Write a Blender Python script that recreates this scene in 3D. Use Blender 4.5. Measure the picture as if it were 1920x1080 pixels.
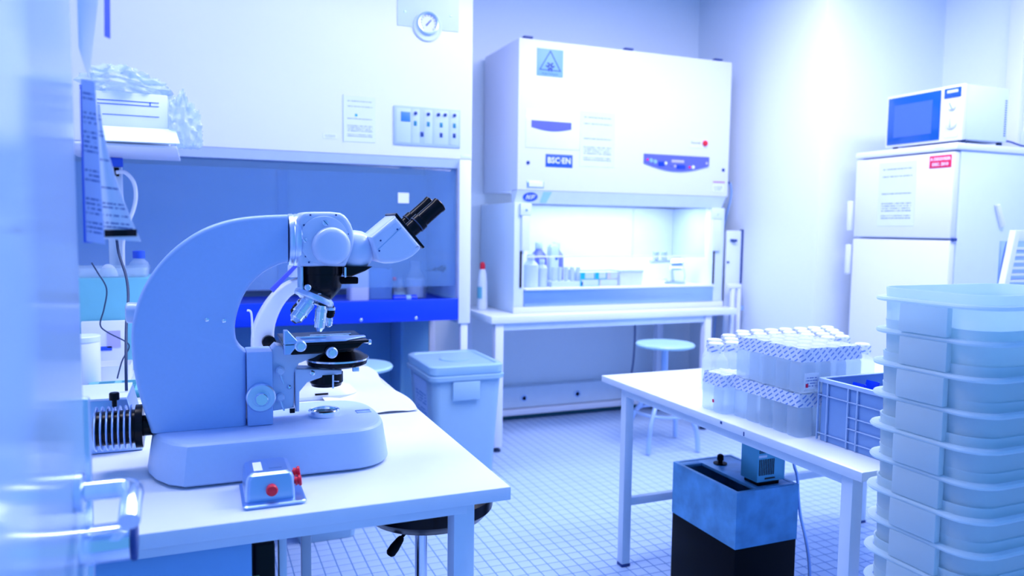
import bpy, bmesh, math, random
from mathutils import Vector, Matrix
random.seed(7)
PI = math.pi
scene = bpy.context.scene
COL = scene.collection
for o in list(bpy.data.objects): bpy.data.objects.remove(o)

# ------------------------------------------------------------------ camera
H = 1.28
FPX, PITCH, ROLL, YAW = 1415.0, math.radians(4.53), math.radians(0.726), math.radians(22.58)
def _rv(v):
    c, s = math.cos(YAW), math.sin(YAW)
    return Vector((v[0]*c+v[1]*s, -v[0]*s+v[1]*c, v[2]))
_fw = Vector((0, math.cos(PITCH), -math.sin(PITCH))); _up = Vector((0, math.sin(PITCH), math.cos(PITCH))); _rt = Vector((1, 0, 0))
CR = _rv(math.cos(ROLL)*_rt+math.sin(ROLL)*_up); CU = _rv(-math.sin(ROLL)*_rt+math.cos(ROLL)*_up); CW = _rv(_fw)
cam_d = bpy.data.cameras.new('camera'); cam = bpy.data.objects.new('camera', cam_d); COL.objects.link(cam)
cam_d.sensor_width = 36.0; cam_d.lens = FPX/1920*36; cam_d.clip_start = 0.02; cam_d.clip_end = 60
M = Matrix((CR, CU, -CW)).transposed().to_4x4(); M.translation = Vector((0, 0, H)); cam.matrix_world = M
cam_d.dof.use_dof = True; cam_d.dof.focus_distance = 1.85; cam_d.dof.aperture_fstop = 2.6
scene.camera = cam

# ------------------------------------------------------------------ world, lamps, exposure
w = bpy.data.worlds.new('room_ambient'); scene.world = w; w.use_nodes = True
w.node_tree.nodes['Background'].inputs[0].default_value = (0.13, 0.42, 0.95, 1)
w.node_tree.nodes['Background'].inputs[1].default_value = 0.95
vs = scene.view_settings
vs.view_transform = 'Standard'; vs.look = 'None'; vs.gamma = 1.0; vs.use_curve_mapping = False; vs.exposure = -0.12
scene.cycles.transparent_max_bounces = 32
LCOL = (1.0, 0.85, 0.98)
def area(name, loc, size, power, color=LCOL, rot=(0, 0, 0), sy=None):
    d = bpy.data.lights.new(name, 'AREA'); d.energy = power; d.color = color; d.size = size
    if sy: d.shape = 'RECTANGLE'; d.size_y = sy
    o = bpy.data.objects.new(name, d); COL.objects.link(o); o.location = loc; o.rotation_euler = rot
    return o
CEIL = 3.0
LAMPS = [(-0.35, 2.2), (2.1, 1.5), (0.95, 2.45), (2.35, 2.75), (3.4, 1.6)]
for i, (lx, ly) in enumerate(LAMPS):
    area('ceiling_lamp', (lx, ly, CEIL-0.075), 1.15, [16, 17, 13, 34, 21][i], sy=0.55)

# ------------------------------------------------------------------ materials
MATS = {}
def mat(name, col, rough=0.5, metal=0.0, var=0.04, scale=18.0, bump=0.0, coat=0.0, spec=0.5, trans=0.0, ior=1.45, emit=None, transl=0.0, clear=0.0):
    if name in MATS: return MATS[name]
    m = bpy.data.materials.new(name); m.use_nodes = True; nt = m.node_tree; N = nt.nodes; Lk = nt.links
    b = N['Principled BSDF']; out = N['Material Output']
    tc = N.new('ShaderNodeTexCoord'); ns = N.new('ShaderNodeTexNoise'); ns.inputs['Scale'].default_value = scale; ns.inputs['Detail'].default_value = 4
    Lk.new(tc.outputs['Object'], ns.inputs['Vector'])
    mx = N.new('ShaderNodeMix'); mx.data_type = 'RGBA'
    c = tuple(col)
    mx.inputs[6].default_value = tuple(max(0, v*(1-var)) for v in c)+(1,); mx.inputs[7].default_value = tuple(min(1, v*(1+var)) for v in c)+(1,)
    Lk.new(ns.outputs['Fac'], mx.inputs[0]); Lk.new(mx.outputs[2], b.inputs['Base Color'])
    b.inputs['Roughness'].default_value = rough; b.inputs['Metallic'].default_value = metal
    b.inputs['Coat Weight'].default_value = coat; b.inputs['Specular IOR Level'].default_value = spec
    b.inputs['Transmission Weight'].default_value = trans; b.inputs['IOR'].default_value = ior
    if emit: b.inputs['Emission Color'].default_value = tuple(emit[:3])+(1,); b.inputs['Emission Strength'].default_value = emit[3]
    if bump:
        bp = N.new('ShaderNodeBump'); bp.inputs['Strength'].default_value = bump; bp.inputs['Distance'].default_value = 0.002
        Lk.new(ns.outputs['Fac'], bp.inputs['Height']); Lk.new(bp.outputs['Normal'], b.inputs['Normal'])
    last = b.outputs[0]
    if transl:
        t = N.new('ShaderNodeBsdfTranslucent'); Lk.new(mx.outputs[2], t.inputs[0]); s = N.new('ShaderNodeMixShader'); s.inputs[0].default_value = transl
        Lk.new(last, s.inputs[1]); Lk.new(t.outputs[0], s.inputs[2]); last = s.outputs[0]
    if clear:
        t = N.new('ShaderNodeBsdfTransparent'); t.inputs[0].default_value = (0.93, 0.97, 1, 1); s = N.new('ShaderNodeMixShader'); s.inputs[0].default_value = clear
        Lk.new(last, s.inputs[1]); Lk.new(t.outputs[0], s.inputs[2]); last = s.outputs[0]
    Lk.new(last, out.inputs[0]); MATS[name] = m; return m
def printed(name, base, ink, rows=24, fill=0.55, words=22.0, margin=0.1, line=0.42):
    """paper with rows of small print, laid out in the sheet's own UV"""
    if name in MATS: return MATS[name]
    m = mat(name, base, 0.6); nt = m.node_tree; N = nt.nodes; Lk = nt.links
    def math_(op, a, b=None):
        n = N.new('ShaderNodeMath'); n.operation = op
        for i, v in enumerate((a, b)):
            if v is None: continue
            if isinstance(v, (int, float)): n.inputs[i].default_value = v
            else: Lk.new(v, n.inputs[i])
        return n.outputs[0]
    uv = N.new('ShaderNodeUVMap'); sp = N.new('ShaderNodeSeparateXYZ'); Lk.new(uv.outputs[0], sp.inputs[0])
    u, v = sp.outputs[0], sp.outputs[1]
    vr = math_('MULTIPLY', v, rows); fl = math_('FLOOR', vr); fr = math_('FRACT', vr)
    on = math_('LESS_THAN', fr, line)
    cb = N.new('ShaderNodeCombineXYZ'); Lk.new(math_('MULTIPLY', u, words), cb.inputs[0]); Lk.new(math_('MULTIPLY', fl, 7.31), cb.inputs[1])
    ns = N.new('ShaderNodeTexNoise'); ns.inputs['Scale'].default_value = 1.0; ns.inputs['Detail'].default_value = 1; Lk.new(cb.outputs[0], ns.inputs['Vector'])
    cb2 = N.new('ShaderNodeCombineXYZ'); Lk.new(math_('MULTIPLY', fl, 3.7), cb2.inputs[1])
    wn = N.new('ShaderNodeTexWhiteNoise'); Lk.new(cb2.outputs[0], wn.inputs['Vector'])
    rowon = math_('LESS_THAN', wn.outputs['Value'], fill)
    f = math_('MULTIPLY', math_('MULTIPLY', on, rowon), math_('GREATER_THAN', ns.outputs['Fac'], 0.45))
    for e in (math_('GREATER_THAN', u, margin), math_('LESS_THAN', u, 1-margin), math_('GREATER_THAN', v, margin), math_('LESS_THAN', v, 1-margin)): f = math_('MULTIPLY', f, e)
    b = N['Principled BSDF']; prev = b.inputs['Base Color'].links[0].from_socket
    mx = N.new('ShaderNodeMix'); mx.data_type = 'RGBA'; Lk.new(f, mx.inputs[0]); Lk.new(prev, mx.inputs[6]); mx.inputs[7].default_value = tuple(ink)+(1,)
    Lk.new(mx.outputs[2], b.inputs['Base Color']); return m
def hatched(name, base, ink, n=2.3, duty=0.27):
    """film printed with broken diagonal hatching, in UV"""
    if name in MATS: return MATS[name]
    m = mat(name, base, 0.25, clear=0.18); nt = m.node_tree; N = nt.nodes; Lk = nt.links
    uv = N.new('ShaderNodeUVMap'); mp = N.new('ShaderNodeMapping'); Lk.new(uv.outputs[0], mp.inputs[0]); mp.inputs['Rotation'].default_value = (0, 0, 0.95); mp.inputs['Scale'].default_value = (1, 1, 1)
    wv = N.new('ShaderNodeTexWave'); wv.inputs['Scale'].default_value = n; wv.inputs['Distortion'].default_value = 0.4; Lk.new(mp.outputs[0], wv.inputs[0])
    wv2 = N.new('ShaderNodeTexWave'); wv2.inputs['Scale'].default_value = n*0.55; wv2.bands_direction = 'Y'; Lk.new(mp.outputs[0], wv2.inputs[0])
    a = N.new('ShaderNodeMath'); a.operation = 'GREATER_THAN'; a.inputs[1].default_value = 1-duty; Lk.new(wv.outputs['Fac'], a.inputs[0])
    c = N.new('ShaderNodeMath'); c.operation = 'GREATER_THAN'; c.inputs[1].default_value = 0.22; Lk.new(wv2.outputs['Fac'], c.inputs[0])
    f = N.new('ShaderNodeMath'); f.operation = 'MULTIPLY'; Lk.new(a.outputs[0], f.inputs[0]); Lk.new(c.outputs[0], f.inputs[1])
    b = N['Principled BSDF']; prev = b.inputs['Base Color'].links[0].from_socket
    mx = N.new('ShaderNodeMix'); mx.data_type = 'RGBA'; Lk.new(f.outputs[0], mx.inputs[0]); Lk.new(prev, mx.inputs[6]); mx.inputs[7].default_value = tuple(ink)+(1,)
    Lk.new(mx.outputs[2], b.inputs['Base Color']); return m

WALL = mat('painted_wall', (0.76, 0.85, 0.97), 0.75, var=0.02, scale=60, bump=0.15)
LOWALL = mat('skirting_teal_shaded', (0.02, 0.17, 0.22), 0.7, var=0.05, scale=30)  # teal darkened strongly to paint in the shadow under the bench
CEILM = mat('ceiling_paint', (0.45, 0.66, 0.95), 0.8)
GROUT = mat('grout', (0.12, 0.28, 0.62), 0.9, var=0.12, scale=40)
TILE = mat('floor_tile', (0.44, 0.61, 0.92), 0.35, var=0.07, scale=7)
TOP = mat('table_laminate', (0.76, 0.84, 0.97), 0.22, var=0.015, scale=30)
EDGE = mat('table_edge', (0.70, 0.80, 0.96), 0.4)
FRAME = mat('painted_steel_frame', (0.68, 0.80, 0.97), 0.4)
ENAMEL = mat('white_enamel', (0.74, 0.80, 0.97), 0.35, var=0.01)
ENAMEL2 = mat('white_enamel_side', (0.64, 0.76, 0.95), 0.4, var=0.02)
SCOPE = mat('microscope_grey_paint', (0.36, 0.55, 0.94), 0.38, var=0.03, scale=120, bump=0.06, coat=0.15)
SCOPE2 = mat('microscope_pale_paint', (0.56, 0.69, 0.96), 0.3, var=0.02, coat=0.3)
SCOPEW = mat('microscope_white_paint', (0.74, 0.81, 0.97), 0.35)
CHROME = mat('chrome', (0.80, 0.88, 0.98), 0.14, metal=1.0, var=0.02)
SATIN = mat('satin_metal', (0.62, 0.76, 0.96), 0.32, metal=1.0, var=0.05, scale=90)
STEEL = mat('stainless_sheet', (0.42, 0.60, 0.92), 0.34, metal=1.0, var=0.05, scale=6)
BLACK = mat('black_paint', (0.001, 0.002, 0.006), 0.25, var=0.2, spec=0.22)
BLACKM = mat('black_matte', (0.001, 0.002, 0.005), 0.5, var=0.2, spec=0.10)
RUBBER = mat('dark_rubber', (0.02, 0.05, 0.13), 0.6)
RED = mat('red_plastic', (0.75, 0.01, 0.04), 0.35)
REDL = mat('red_label', (0.72, 0.02, 0.10), 0.5)
BLUE = mat('deep_blue_resin', (0.0, 0.045, 0.80), 0.3, var=0.05)
BLUEP = mat('cobalt_print', (0.02, 0.10, 0.72), 0.4)
VIOLET = mat('violet_blue_panel', (0.10, 0.13, 0.80), 0.35)
NAVY = mat('navy', (0.01, 0.05, 0.25), 0.4)
SIGN = mat('light_blue_sign', (0.22, 0.44, 0.86), 0.5)
TEALBOX = mat('teal_plastic', (0.16, 0.50, 0.66), 0.45, var=0.06)
TEALD = mat('dark_teal', (0.02, 0.22, 0.34), 0.5)
CYAN = mat('cyan_print', (0.0, 0.36, 0.75), 0.5)
LAV = mat('lavender_print', (0.45, 0.45, 0.92), 0.5)
HOODIN = mat('hood_interior_panel', (0.42, 0.66, 0.92), 0.3, var=0.04, scale=5)
GLASS = mat('sash_glass', (0.20, 0.40, 0.78), 0.02, clear=0.76, spec=0.8)  # blue base colour paints a veil of haze over the pane
LABGLASS = mat('lab_glass', (0.7, 0.85, 1.0), 0.05, clear=0.72, spec=0.8)
PLASTIC = mat('translucent_tub_plastic', (0.80, 0.93, 0.99), 0.42, var=0.02, transl=0.48)
BINP = mat('translucent_bin_plastic', (0.44, 0.70, 0.93), 0.4, var=0.03, transl=0.3)
BOTTLE = mat('bottle_plastic', (0.88, 0.93, 1.0), 0.2, clear=0.62, transl=0.5)
CAP = mat('white_cap', (0.78, 0.85, 0.98), 0.45)
FILM = mat('shrink_film', (0.75, 0.84, 1.0), 0.12, clear=0.94, spec=0.7)
BAG = mat('clear_bag_film', (0.80, 0.88, 1.0), 0.10, clear=0.80, spec=1.0)
HATCH = hatched('hatched_film', (0.72, 0.80, 0.99), (0.14, 0.27, 0.72))
PAPER = mat('paper', (0.76, 0.83, 0.97), 0.7, var=0.02)
PAPERTXT = printed('printed_paper', (0.76, 0.83, 0.97), (0.06, 0.12, 0.4), rows=30, fill=0.5, words=26)
FORM = printed('printed_form', (0.66, 0.76, 0.96), (0.10, 0.20, 0.6), rows=26, fill=0.5, words=46)
LABEL = printed('small_label', (0.74, 0.82, 0.97), (0.2, 0.3, 0.65), rows=6, fill=0.8, words=10)
LABELB = printed('bin_label_print', (0.36, 0.58, 0.92), (0.03, 0.2, 0.6), rows=14, fill=0.75, words=8)
STOOLSEAT = mat('stool_seat_paint', (0.38, 0.64, 0.80), 0.3, var=0.05)
TUBE = mat('stool_tube', (0.42, 0.60, 0.92), 0.3, metal=0.6)
BATH = mat('bath_steel', (0.10, 0.33, 0.60), 0.42, metal=0.3, var=0.5, scale=16)
CRATE = mat('crate_plastic', (0.20, 0.36, 0.70), 0.45, var=0.03)
CRATE2 = mat('crate_rib_plastic', (0.40, 0.56, 0.86), 0.45)
DOORM = mat('door_gloss_paint', (0.46, 0.68, 0.95), 0.16, var=0.01, scale=3, coat=0.0, spec=1.0)
MWGLASS = mat('microwave_window', (0.01, 0.10, 0.42), 0.12, spec=0.6)
MWSCREEN = mat('microwave_screen', (0.05, 0.14, 0.52), 0.3)
LAMPM = mat('lamp_diffuser', (0.8, 0.9, 1), 0.5, emit=(0.7, 0.85, 1.0, 6.0))

# ------------------------------------------------------------------ mesh helpers
def wloc(o):
    v = Vector((0, 0, 0))
    while o is not None: v += o.location; o = o.parent
    return v
def mesh_obj(name, verts, faces, m, parent=None, smooth=True, ang=35, uv=None):
    off = wloc(parent) if parent is not None else Vector((0, 0, 0))
    me = bpy.data.meshes.new(name)
    me.from_pydata([tuple(Vector(v)-off) for v in verts], [], faces)
    bm = bmesh.new(); bm.from_mesh(me)
    bmesh.ops.recalc_face_normals(bm, faces=bm.faces)
    big = [f for f in bm.faces if len(f.verts) > 4]
    flat = set()
    if big:
        r_ = bmesh.ops.triangulate(bm, faces=big, quad_method='BEAUTY', ngon_method='EAR_CLIP')
        bm.faces.index_update(); flat = {f.index for f in r_['faces']}
    bm.to_mesh(me); bm.free()
    if uv:
        l = me.uv_layers.new(name='UVMap')
        for lp in me.loops: l.data[lp.index].uv = uv[lp.vertex_index]
    if smooth:
        me.polygons.foreach_set('use_smooth', [True]*len(me.polygons)); me.set_sharp_from_angle(angle=math.radians(ang))
    me.polygons.foreach_set('use_smooth', [smooth and (i not in flat) for i in range(len(me.polygons))])
    me.materials.append(m)
    o = bpy.data.objects.new(name, me); COL.objects.link(o)
    if parent is not None: o.parent = parent
    return o
def bm_obj(name, bm, m, parent=None, ang=35):
    bmesh.ops.recalc_face_normals(bm, faces=bm.faces)
    vs_ = [v.co.copy() for v in bm.verts]; bm.verts.index_update()
    fs = [[v.index for v in f.verts] for f in bm.faces]; bm.free()
    return mesh_obj(name, vs_, fs, m, parent, True, ang)
def add_box(bm, x0, x1, y0, y1, z0, z1, bev=0.0, seg=2):
    r = bmesh.ops.create_cube(bm, size=1.0)
    vv = r['verts']
    for v in vv: v.co = Vector(((x0+x1)/2+v.co.x*(x1-x0), (y0+y1)/2+v.co.y*(y1-y0), (z0+z1)/2+v.co.z*(z1-z0)))
    if bev > 0:
        ed = list({e for v in vv for e in v.link_edges})
        bmesh.ops.bevel(bm, geom=ed, offset=bev, segments=seg, affect='EDGES', profile=0.5)
def box(name, x0, x1, y0, y1, z0, z1, m, parent=None, bev=0.002, seg=2):
    bm = bmesh.new(); bev = min(bev, 0.45*min(x1-x0, y1-y0, z1-z0)); add_box(bm, x0, x1, y0, y1, z0, z1, bev, seg)
    return bm_obj(name, bm, m, parent)
def boxes(name, lst, m, parent=None, bev=0.0):
    bm = bmesh.new()
    for b in lst: add_box(bm, *b, bev)
    return bm_obj(name, bm, m, parent)
def basis(d):
    d = Vector(d).normalized(); a = Vector((0, 0, 1)) if abs(d.z) < 0.9 else Vector((1, 0, 0))
    u = d.cross(a).normalized(); return d, u, d.cross(u)
def revolve(name, p, d, prof, m, parent=None, seg=32, ang=35):
    """prof: list of (t along d, radius)"""
    p = Vector(p); d, u, v = basis(d); V = []; F = []
    for t, r in prof:
        for k in range(seg):
            a = 2*PI*k/seg; V.append(p+d*t+(u*math.cos(a)+v*math.sin(a))*r)
    n = len(prof)
    for i in range(n-1):
        for k in range(seg):
            k2 = (k+1) % seg; F.append((i*seg+k, i*seg+k2, (i+1)*seg+k2, (i+1)*seg+k))
    if prof[0][1] > 1e-5: F.append(tuple(range(seg)))
    if prof[-1][1] > 1e-5: F.append(tuple((n-1)*seg+k for k in range(seg)))
    return mesh_obj(name, V, F, m, parent, True, ang)
def cyl(name, p0, p1, r, m, parent=None, seg=24, bev=0.0):
    p0 = Vector(p0); L = (Vector(p1)-p0).length
    prof = [(0, r), (L, r)] if not bev else [(0, r-bev), (bev, r), (L-bev, r), (L, r-bev)]
    return revolve(name, p0, Vector(p1)-p0, prof, m, parent, seg)
def tube(name, pts, r, m, parent=None, seg=8, sm=True):
    """round tube along a smoothed polyline"""
    P = [Vector(p) for p in pts]
    if sm and len(P) > 2:
        Q = []
        for i in range(len(P)-1):
            a = P[max(i-1, 0)]; b = P[i]; c = P[i+1]; d = P[min(i+2, len(P)-1)]
            for k in range(6):
                t = k/6; Q.append(0.5*((2*b)+(c-a)*t+(2*a-5*b+4*c-d)*t*t+(3*b-3*c+d-a)*t**3))
        Q.append(P[-1]); P = Q
    V = []; F = []; pu = None
    for i, p in enumerate(P):
        d = (P[min(i+1, len(P)-1)]-P[max(i-1, 0)]).normalized()
        if pu is None: _, u, _ = basis(d)
        else: u = (pu-d*pu.dot(d)).normalized()
        v = d.cross(u); pu = u
        for k in range(seg):
            a = 2*PI*k/seg; V.append(p+(u*math.cos(a)+v*math.sin(a))*r)
    for i in range(len(P)-1):
        for k in range(seg):
            k2 = (k+1) % seg; F.append((i*seg+k, i*seg+k2, (i+1)*seg+k2, (i+1)*seg+k))
    F.append(tuple(range(seg))); F.append(tuple((len(P)-1)*seg+k for k in range(seg)))
    return mesh_obj(name, V, F, m, parent)
def prism(name, pts, y0, y1, m, parent=None, bev=0.0, seg=3, axis='y'):
    """polygon of (a,b) extruded: axis y -> (x,z); axis z -> (x,y); axis x -> (y,z)"""
    def P(a, b, t): return {'y': (a, t, b), 'z': (a, b, t), 'x': (t, a, b)}[axis]
    bm = bmesh.new()
    A = [bm.verts.new(P(a, b, y0)) for a, b in pts]; B = [bm.verts.new(P(a, b, y1)) for a, b in pts]; n = len(pts)
    fa = bm.faces.new(A); fb = bm.faces.new(B[::-1])
    for i in range(n): bm.faces.new((A[i], B[i], B[(i+1) % n], A[(i+1) % n]))
    bmesh.ops.recalc_face_normals(bm, faces=bm.faces)
    if bev: bmesh.ops.bevel(bm, geom=list(set(fa.edges) | set(fb.edges)), offset=bev, segments=seg, affect='EDGES', profile=0.5)
    return bm_obj(name, bm, m, parent, 30)
def rr(cx, cy, hx, hy, r, z, n=5):
    o = []
    for sx, sy, a0 in ((1, 1, 0), (-1, 1, 90), (-1, -1, 180), (1, -1, 270)):
        for k in range(n+1):
            a = math.radians(a0+90*k/n); o.append((cx+sx*(hx-r)+r*math.cos(a), cy+sy*(hy-r)+r*math.sin(a), z))
    return o
def loft(name, loops, m, parent=None, cap0=True, cap1=True, ang=35):
    n = len(loops[0]); V = [p for l in loops for p in l]; F = []
    for i in range(len(loops)-1):
        for k in range(n):
            k2 = (k+1) % n; F.append((i*n+k, i*n+k2, (i+1)*n+k2, (i+1)*n+k))
    if cap0: F.append(tuple(range(n)))
    if cap1: F.append(tuple((len(loops)-1)*n+k for k in range(n)))
    return mesh_obj(name, V, F, m, parent, True, ang)
def sheet(name, fn, nu, nv, m, parent=None, thick=0.0006):
    """curved sheet fn(u,v)->point, given real thickness, with UV"""
    V = []; UV = []; F = []
    P = [[Vector(fn(i/nu, j/nv)) for i in range(nu+1)] for j in range(nv+1)]
    def nrm(i, j):
        a = P[j][min(i+1, nu)]-P[j][max(i-1, 0)]; b = P[min(j+1, nv)][i]-P[max(j-1, 0)][i]; c = a.cross(b)
        return c.normalized() if c.length > 1e-12 else Vector((0, 0, 1))
    for s in (0.5, -0.5):
        for j in range(nv+1):
            for i in range(nu+1): V.append(P[j][i]+nrm(i, j)*s*thick); UV.append((i/nu, j/nv))
    k = (nu+1)*(nv+1); w_ = nu+1
    for j in range(nv):
        for i in range(nu):
            a = j*w_+i; F.append((a, a+1, a+1+w_, a+w_)); F.append((k+a, k+a+w_, k+a+1+w_, k+a+1))
    rim = [j*w_ for j in range(nv, 0, -1)]+list(range(nu))+[j*w_+nu for j in range(nv)]+[nv*w_+i for i in range(nu, 0, -1)]
    rim = list(range(nu))+[j*w_+nu for j in range(nv)]+[nv*w_+i for i in range(nu, 0, -1)]+[j*w_ for j in range(nv, 0, -1)]
    for a, b in zip(rim, rim[1:]+rim[:1]): F.append((a, k+a, k+b, b))
    return mesh_obj(name, V, F, m, parent, True, 50, UV)
def thing(name, label, cat, loc=(0, 0, 0), group=None):
    o = bpy.data.objects.new(name, None); COL.objects.link(o); o.location = loc; o.empty_display_size = 0.05
    return tag(o, label, cat, group)
def tag(o, label, cat, group=None):
    o['label'] = label; o['category'] = cat
    if group: o['group'] = group
    return o
def struct(o, label=None):
    o['kind'] = 'structure'
    if label: o['label'] = label
    return o
def copy_tree(o, loc=None, parent=None, label=None):
    c = o.copy(); COL.objects.link(c)
    if parent is not None: c.parent = parent
    if loc is not None: c.location = loc
    if label: c['label'] = label
    for ch in list(o.children): copy_tree(ch, None, c)
    return c
def text(name, body, size, loc, m, parent=None, face='-y', thick=0.0006, sx=1.0, bold=0.0, center=True):
    cu = bpy.data.curves.new(name, 'FONT'); cu.body = body; cu.size = size; cu.extrude = thick; cu.resolution_u = 2; cu.offset = bold
    if center: cu.align_x = 'CENTER'; cu.align_y = 'CENTER'
    t = bpy.data.objects.new(name, cu); COL.objects.link(t); bpy.context.view_layer.update()
    me = bpy.data.meshes.new_from_object(t.evaluated_get(bpy.context.evaluated_depsgraph_get())); bpy.data.objects.remove(t)
    L = Vector(loc); V = []
    for v in me.vertices:
        a, b, c = v.co.x*sx, v.co.y, v.co.z
        V.append(L+(Vector((a, -c, b)) if face == '-y' else Vector((-c, -a, b)) if face == '-x' else Vector((a, b, c))))
    F = [tuple(p.vertices) for p in me.polygons]; bpy.data.meshes.remove(me)
    return mesh_obj(name, V, F, m, parent, False)

# ================================================================== the room
TS = 0.05346
floor = struct(box('floor', -2.0, 4.31, -1.2, 4.62, -0.06, 0.0, GROUT, bev=0), 'pale square-tiled floor with thin blue grout lines')
def in_poly(x, y, poly):
    c = False
    for (x1, y1), (x2, y2) in zip(poly, poly[1:]+poly[:1]):
        if (y1 > y) != (y2 > y) and x < (x2-x1)*(y-y1)/(y2-y1)+x1: c = not c
    return c
OPEN = [[(975, 930), (1165, 800), (1163, 1078), (895, 1078), (895, 950)], [(1185, 1005), (1262, 990), (1262, 1078), (1180, 1078)], [(620, 1005), (705, 985), (765, 1000), (765, 1078), (620, 1078)], [(792, 1000), (848, 985), (848, 1078), (792, 1078)], [(1510, 950), (1575, 930), (1570, 1078), (1512, 1078)]]
cand = []; rest = []
GAP = 0.0019
for i in range(-38, 81):
    for j in range(-22, 87):
        x0 = (i+.656)*TS+GAP; x1 = (i+1.656)*TS-GAP; y0 = (j+.2527)*TS+GAP; y1 = (j+1.2527)*TS-GAP
        if x0 < -2 or x1 > 4.31 or y0 < -1.2 or y1 > 4.62: continue
        c = Vector(((x0+x1)/2, (y0+y1)/2, 0))-Vector((0, 0, H)); dz = c.dot(CW)
        if dz > 0.3:
            px = 960+FPX*c.dot(CR)/dz; py = 540-FPX*c.dot(CU)/dz
            if any(in_poly(px, py, P) for P in OPEN): cand.append((dz, x0, x1, y0, y1)); continue
        rest.append((x0, x1, y0, y1))
cand.sort(); near = cand[:300]; rest += [c[1:] for c in cand[300:]]
TZ = 0.0011
hw = TS/2-GAP
tme = None
for (_, x0, x1, y0, y1) in near:
    cx, cy = (x0+x1)/2, (y0+y1)/2
    if tme is None:
        b_ = 0.0006
        V = [(-hw, -hw, 0), (hw, -hw, 0), (hw, hw, 0), (-hw, hw, 0)]+[(-hw+b_, -hw+b_, TZ), (hw-b_, -hw+b_, TZ), (hw-b_, hw-b_, TZ), (-hw+b_, hw-b_, TZ)]
        F = [(4, 5, 6, 7), (0, 1, 5, 4), (1, 2, 6, 5), (2, 3, 7, 6), (3, 0, 4, 7)]
        t = mesh_obj('tile', V, F, TILE, None, False); tme = t.data
    else:
        t = bpy.data.objects.new('tile', tme); COL.objects.link(t)
    t.parent = floor; t.location = (cx, cy, 0)
V = []; F = []
for (x0, x1, y0, y1) in rest:
    k = len(V); b_ = 0.0006
    V += [(x0, y0, 0), (x1, y0, 0), (x1, y1, 0), (x0, y1, 0), (x0+b_, y0+b_, TZ), (x1-b_, y0+b_, TZ), (x1-b_, y1-b_, TZ), (x0+b_, y1-b_, TZ)]
    F += [(k+4, k+5, k+6, k+7), (k, k+1, k+5, k+4), (k+1, k+2, k+6, k+5), (k+2, k+3, k+7, k+6), (k+3, k, k+4, k+7)]
fld = mesh_obj('tile_field', V, F, TILE, floor, False); fld['kind'] = 'stuff'

wb = struct(box('wall_back', -2.0, 3.35, 4.62, 4.76, 0, CEIL, WALL, bev=0), 'pale back wall behind the fume hood and safety cabinet')
struct(box('wall_alcove', 3.35, 4.45, 3.41, 4.76, 0, CEIL, WALL, bev=0.004), 'projecting pale wall corner behind the refrigerator')
struct(box('wall_right', 4.31, 4.45, -1.2, 3.41, 0, CEIL, WALL, bev=0), 'pale right wall beside the refrigerator')
struct(box('wall_left', -2.14, -2.0, -1.2, 4.76, 0, CEIL, WALL, bev=0), 'pale left wall')
struct(box('ceiling', -2.14, 4.45, -1.2, 4.76, CEIL, CEIL+0.1, CEILM, bev=0), 'pale ceiling')
struct(box('baseboard_back', -2.0, 3.35, 4.60, 4.62, 0.002, 0.10, LOWALL, bev=0.003), 'teal skirting under the back bench, darkened with painted shade')
struct(box('trim_1', 4.27, 4.31, 2.885, 2.975, 0, CEIL, ENAMEL, bev=0.006), 'white vertical frame on the right wall')
struct(box('wall_casing', 4.29, 4.31, 1.6, 2.885, 0, 1.86, ENAMEL2, bev=0.004), 'low pale casing beside the frame on the right wall')
for i, (lx, ly) in enumerate(LAMPS):
    t = thing('ceiling_light', 'rectangular ceiling light panel, '+['above the microscope table', 'above the tub stack', 'above the fume hood aisle', 'above the right table', 'above the refrigerator'][i], 'lamp', (lx, ly, CEIL), 'ceiling light panels')
    box('housing', lx-.6, lx+.6, ly-.3, ly+.3, CEIL-.06, CEIL-.001, ENAMEL, t)
    box('diffuser', lx-.57, lx+.57, ly-.27, ly+.27, CEIL-.064, CEIL-.058, LAMPM, t, bev=0.001)

# trunking with sockets under the bench
tr = struct(box('trim_2', 1.62, 3.34, 4.555, 4.62, 0.085, 0.225, FRAME, bev=0.006), 'pale cable trunking low on the back wall')
struct(box('trim_3', 1.40, 3.34, 4.52, 4.60, 0.045, 0.082, ENAMEL, bev=0.004), 'white rail along the foot of the back wall')
for sx in (1.99, 2.39, 2.86):
    s = revolve('socket', (sx, 4.556, .15), (0, -1, 0), [(0, .030), (.006, .028), (.007, .018), (-.004, .016), (-.004, 0)], FRAME, tr, 20)
    revolve('socket_ring', (sx, 4.5495, .15), (0, -1, 0), [(0, .022), (.002, .022), (.002, .015), (0, .015)], STEEL, s, 20)

# open glossy door at the left edge
door = struct(box('door_1', -.19, -.153, .25, 1.19, .04, 2.75, DOORM, bev=0.004), 'glossy pale blue door standing open at the left edge')
box('edge_strip', -.186, -.146, 1.191, 1.206, .06, 1.035, SATIN, door, bev=0.004)
box('edge_bolt_plate', -.172, -.160, 1.2065, 1.2085, .70, 1.03, CHROME, door, bev=0.0005)
lv = revolve('handle_rose', (-.153, 1.10, .93), (1, 0, 0), [(0, .026), (.008, .026), (.010, .022), (.010, 0)], SATIN, door, 24)
tube('lever', [(-.150, 1.10, .93), (-.115, 1.10, .93), (-.094, 1.098, .93), (-.086, 1.085, .929), (-.086, 1.055, .922), (-.086, 1.025, .910)], .0130, CHROME, lv, 14)
ck = revolve('lock_cylinder', (-.153, 1.13, .845), (1, 0, 0), [(0, .027), (.058, .027), (.060, .026), (.060, 0)], CHROME, door, 28)
revolve('cylinder_cap', (-.092, 1.13, .845), (1, 0, 0), [(0, .0275), (.006, .0275), (.007, .026), (.007, 0)], NAVY, ck, 28)

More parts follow.
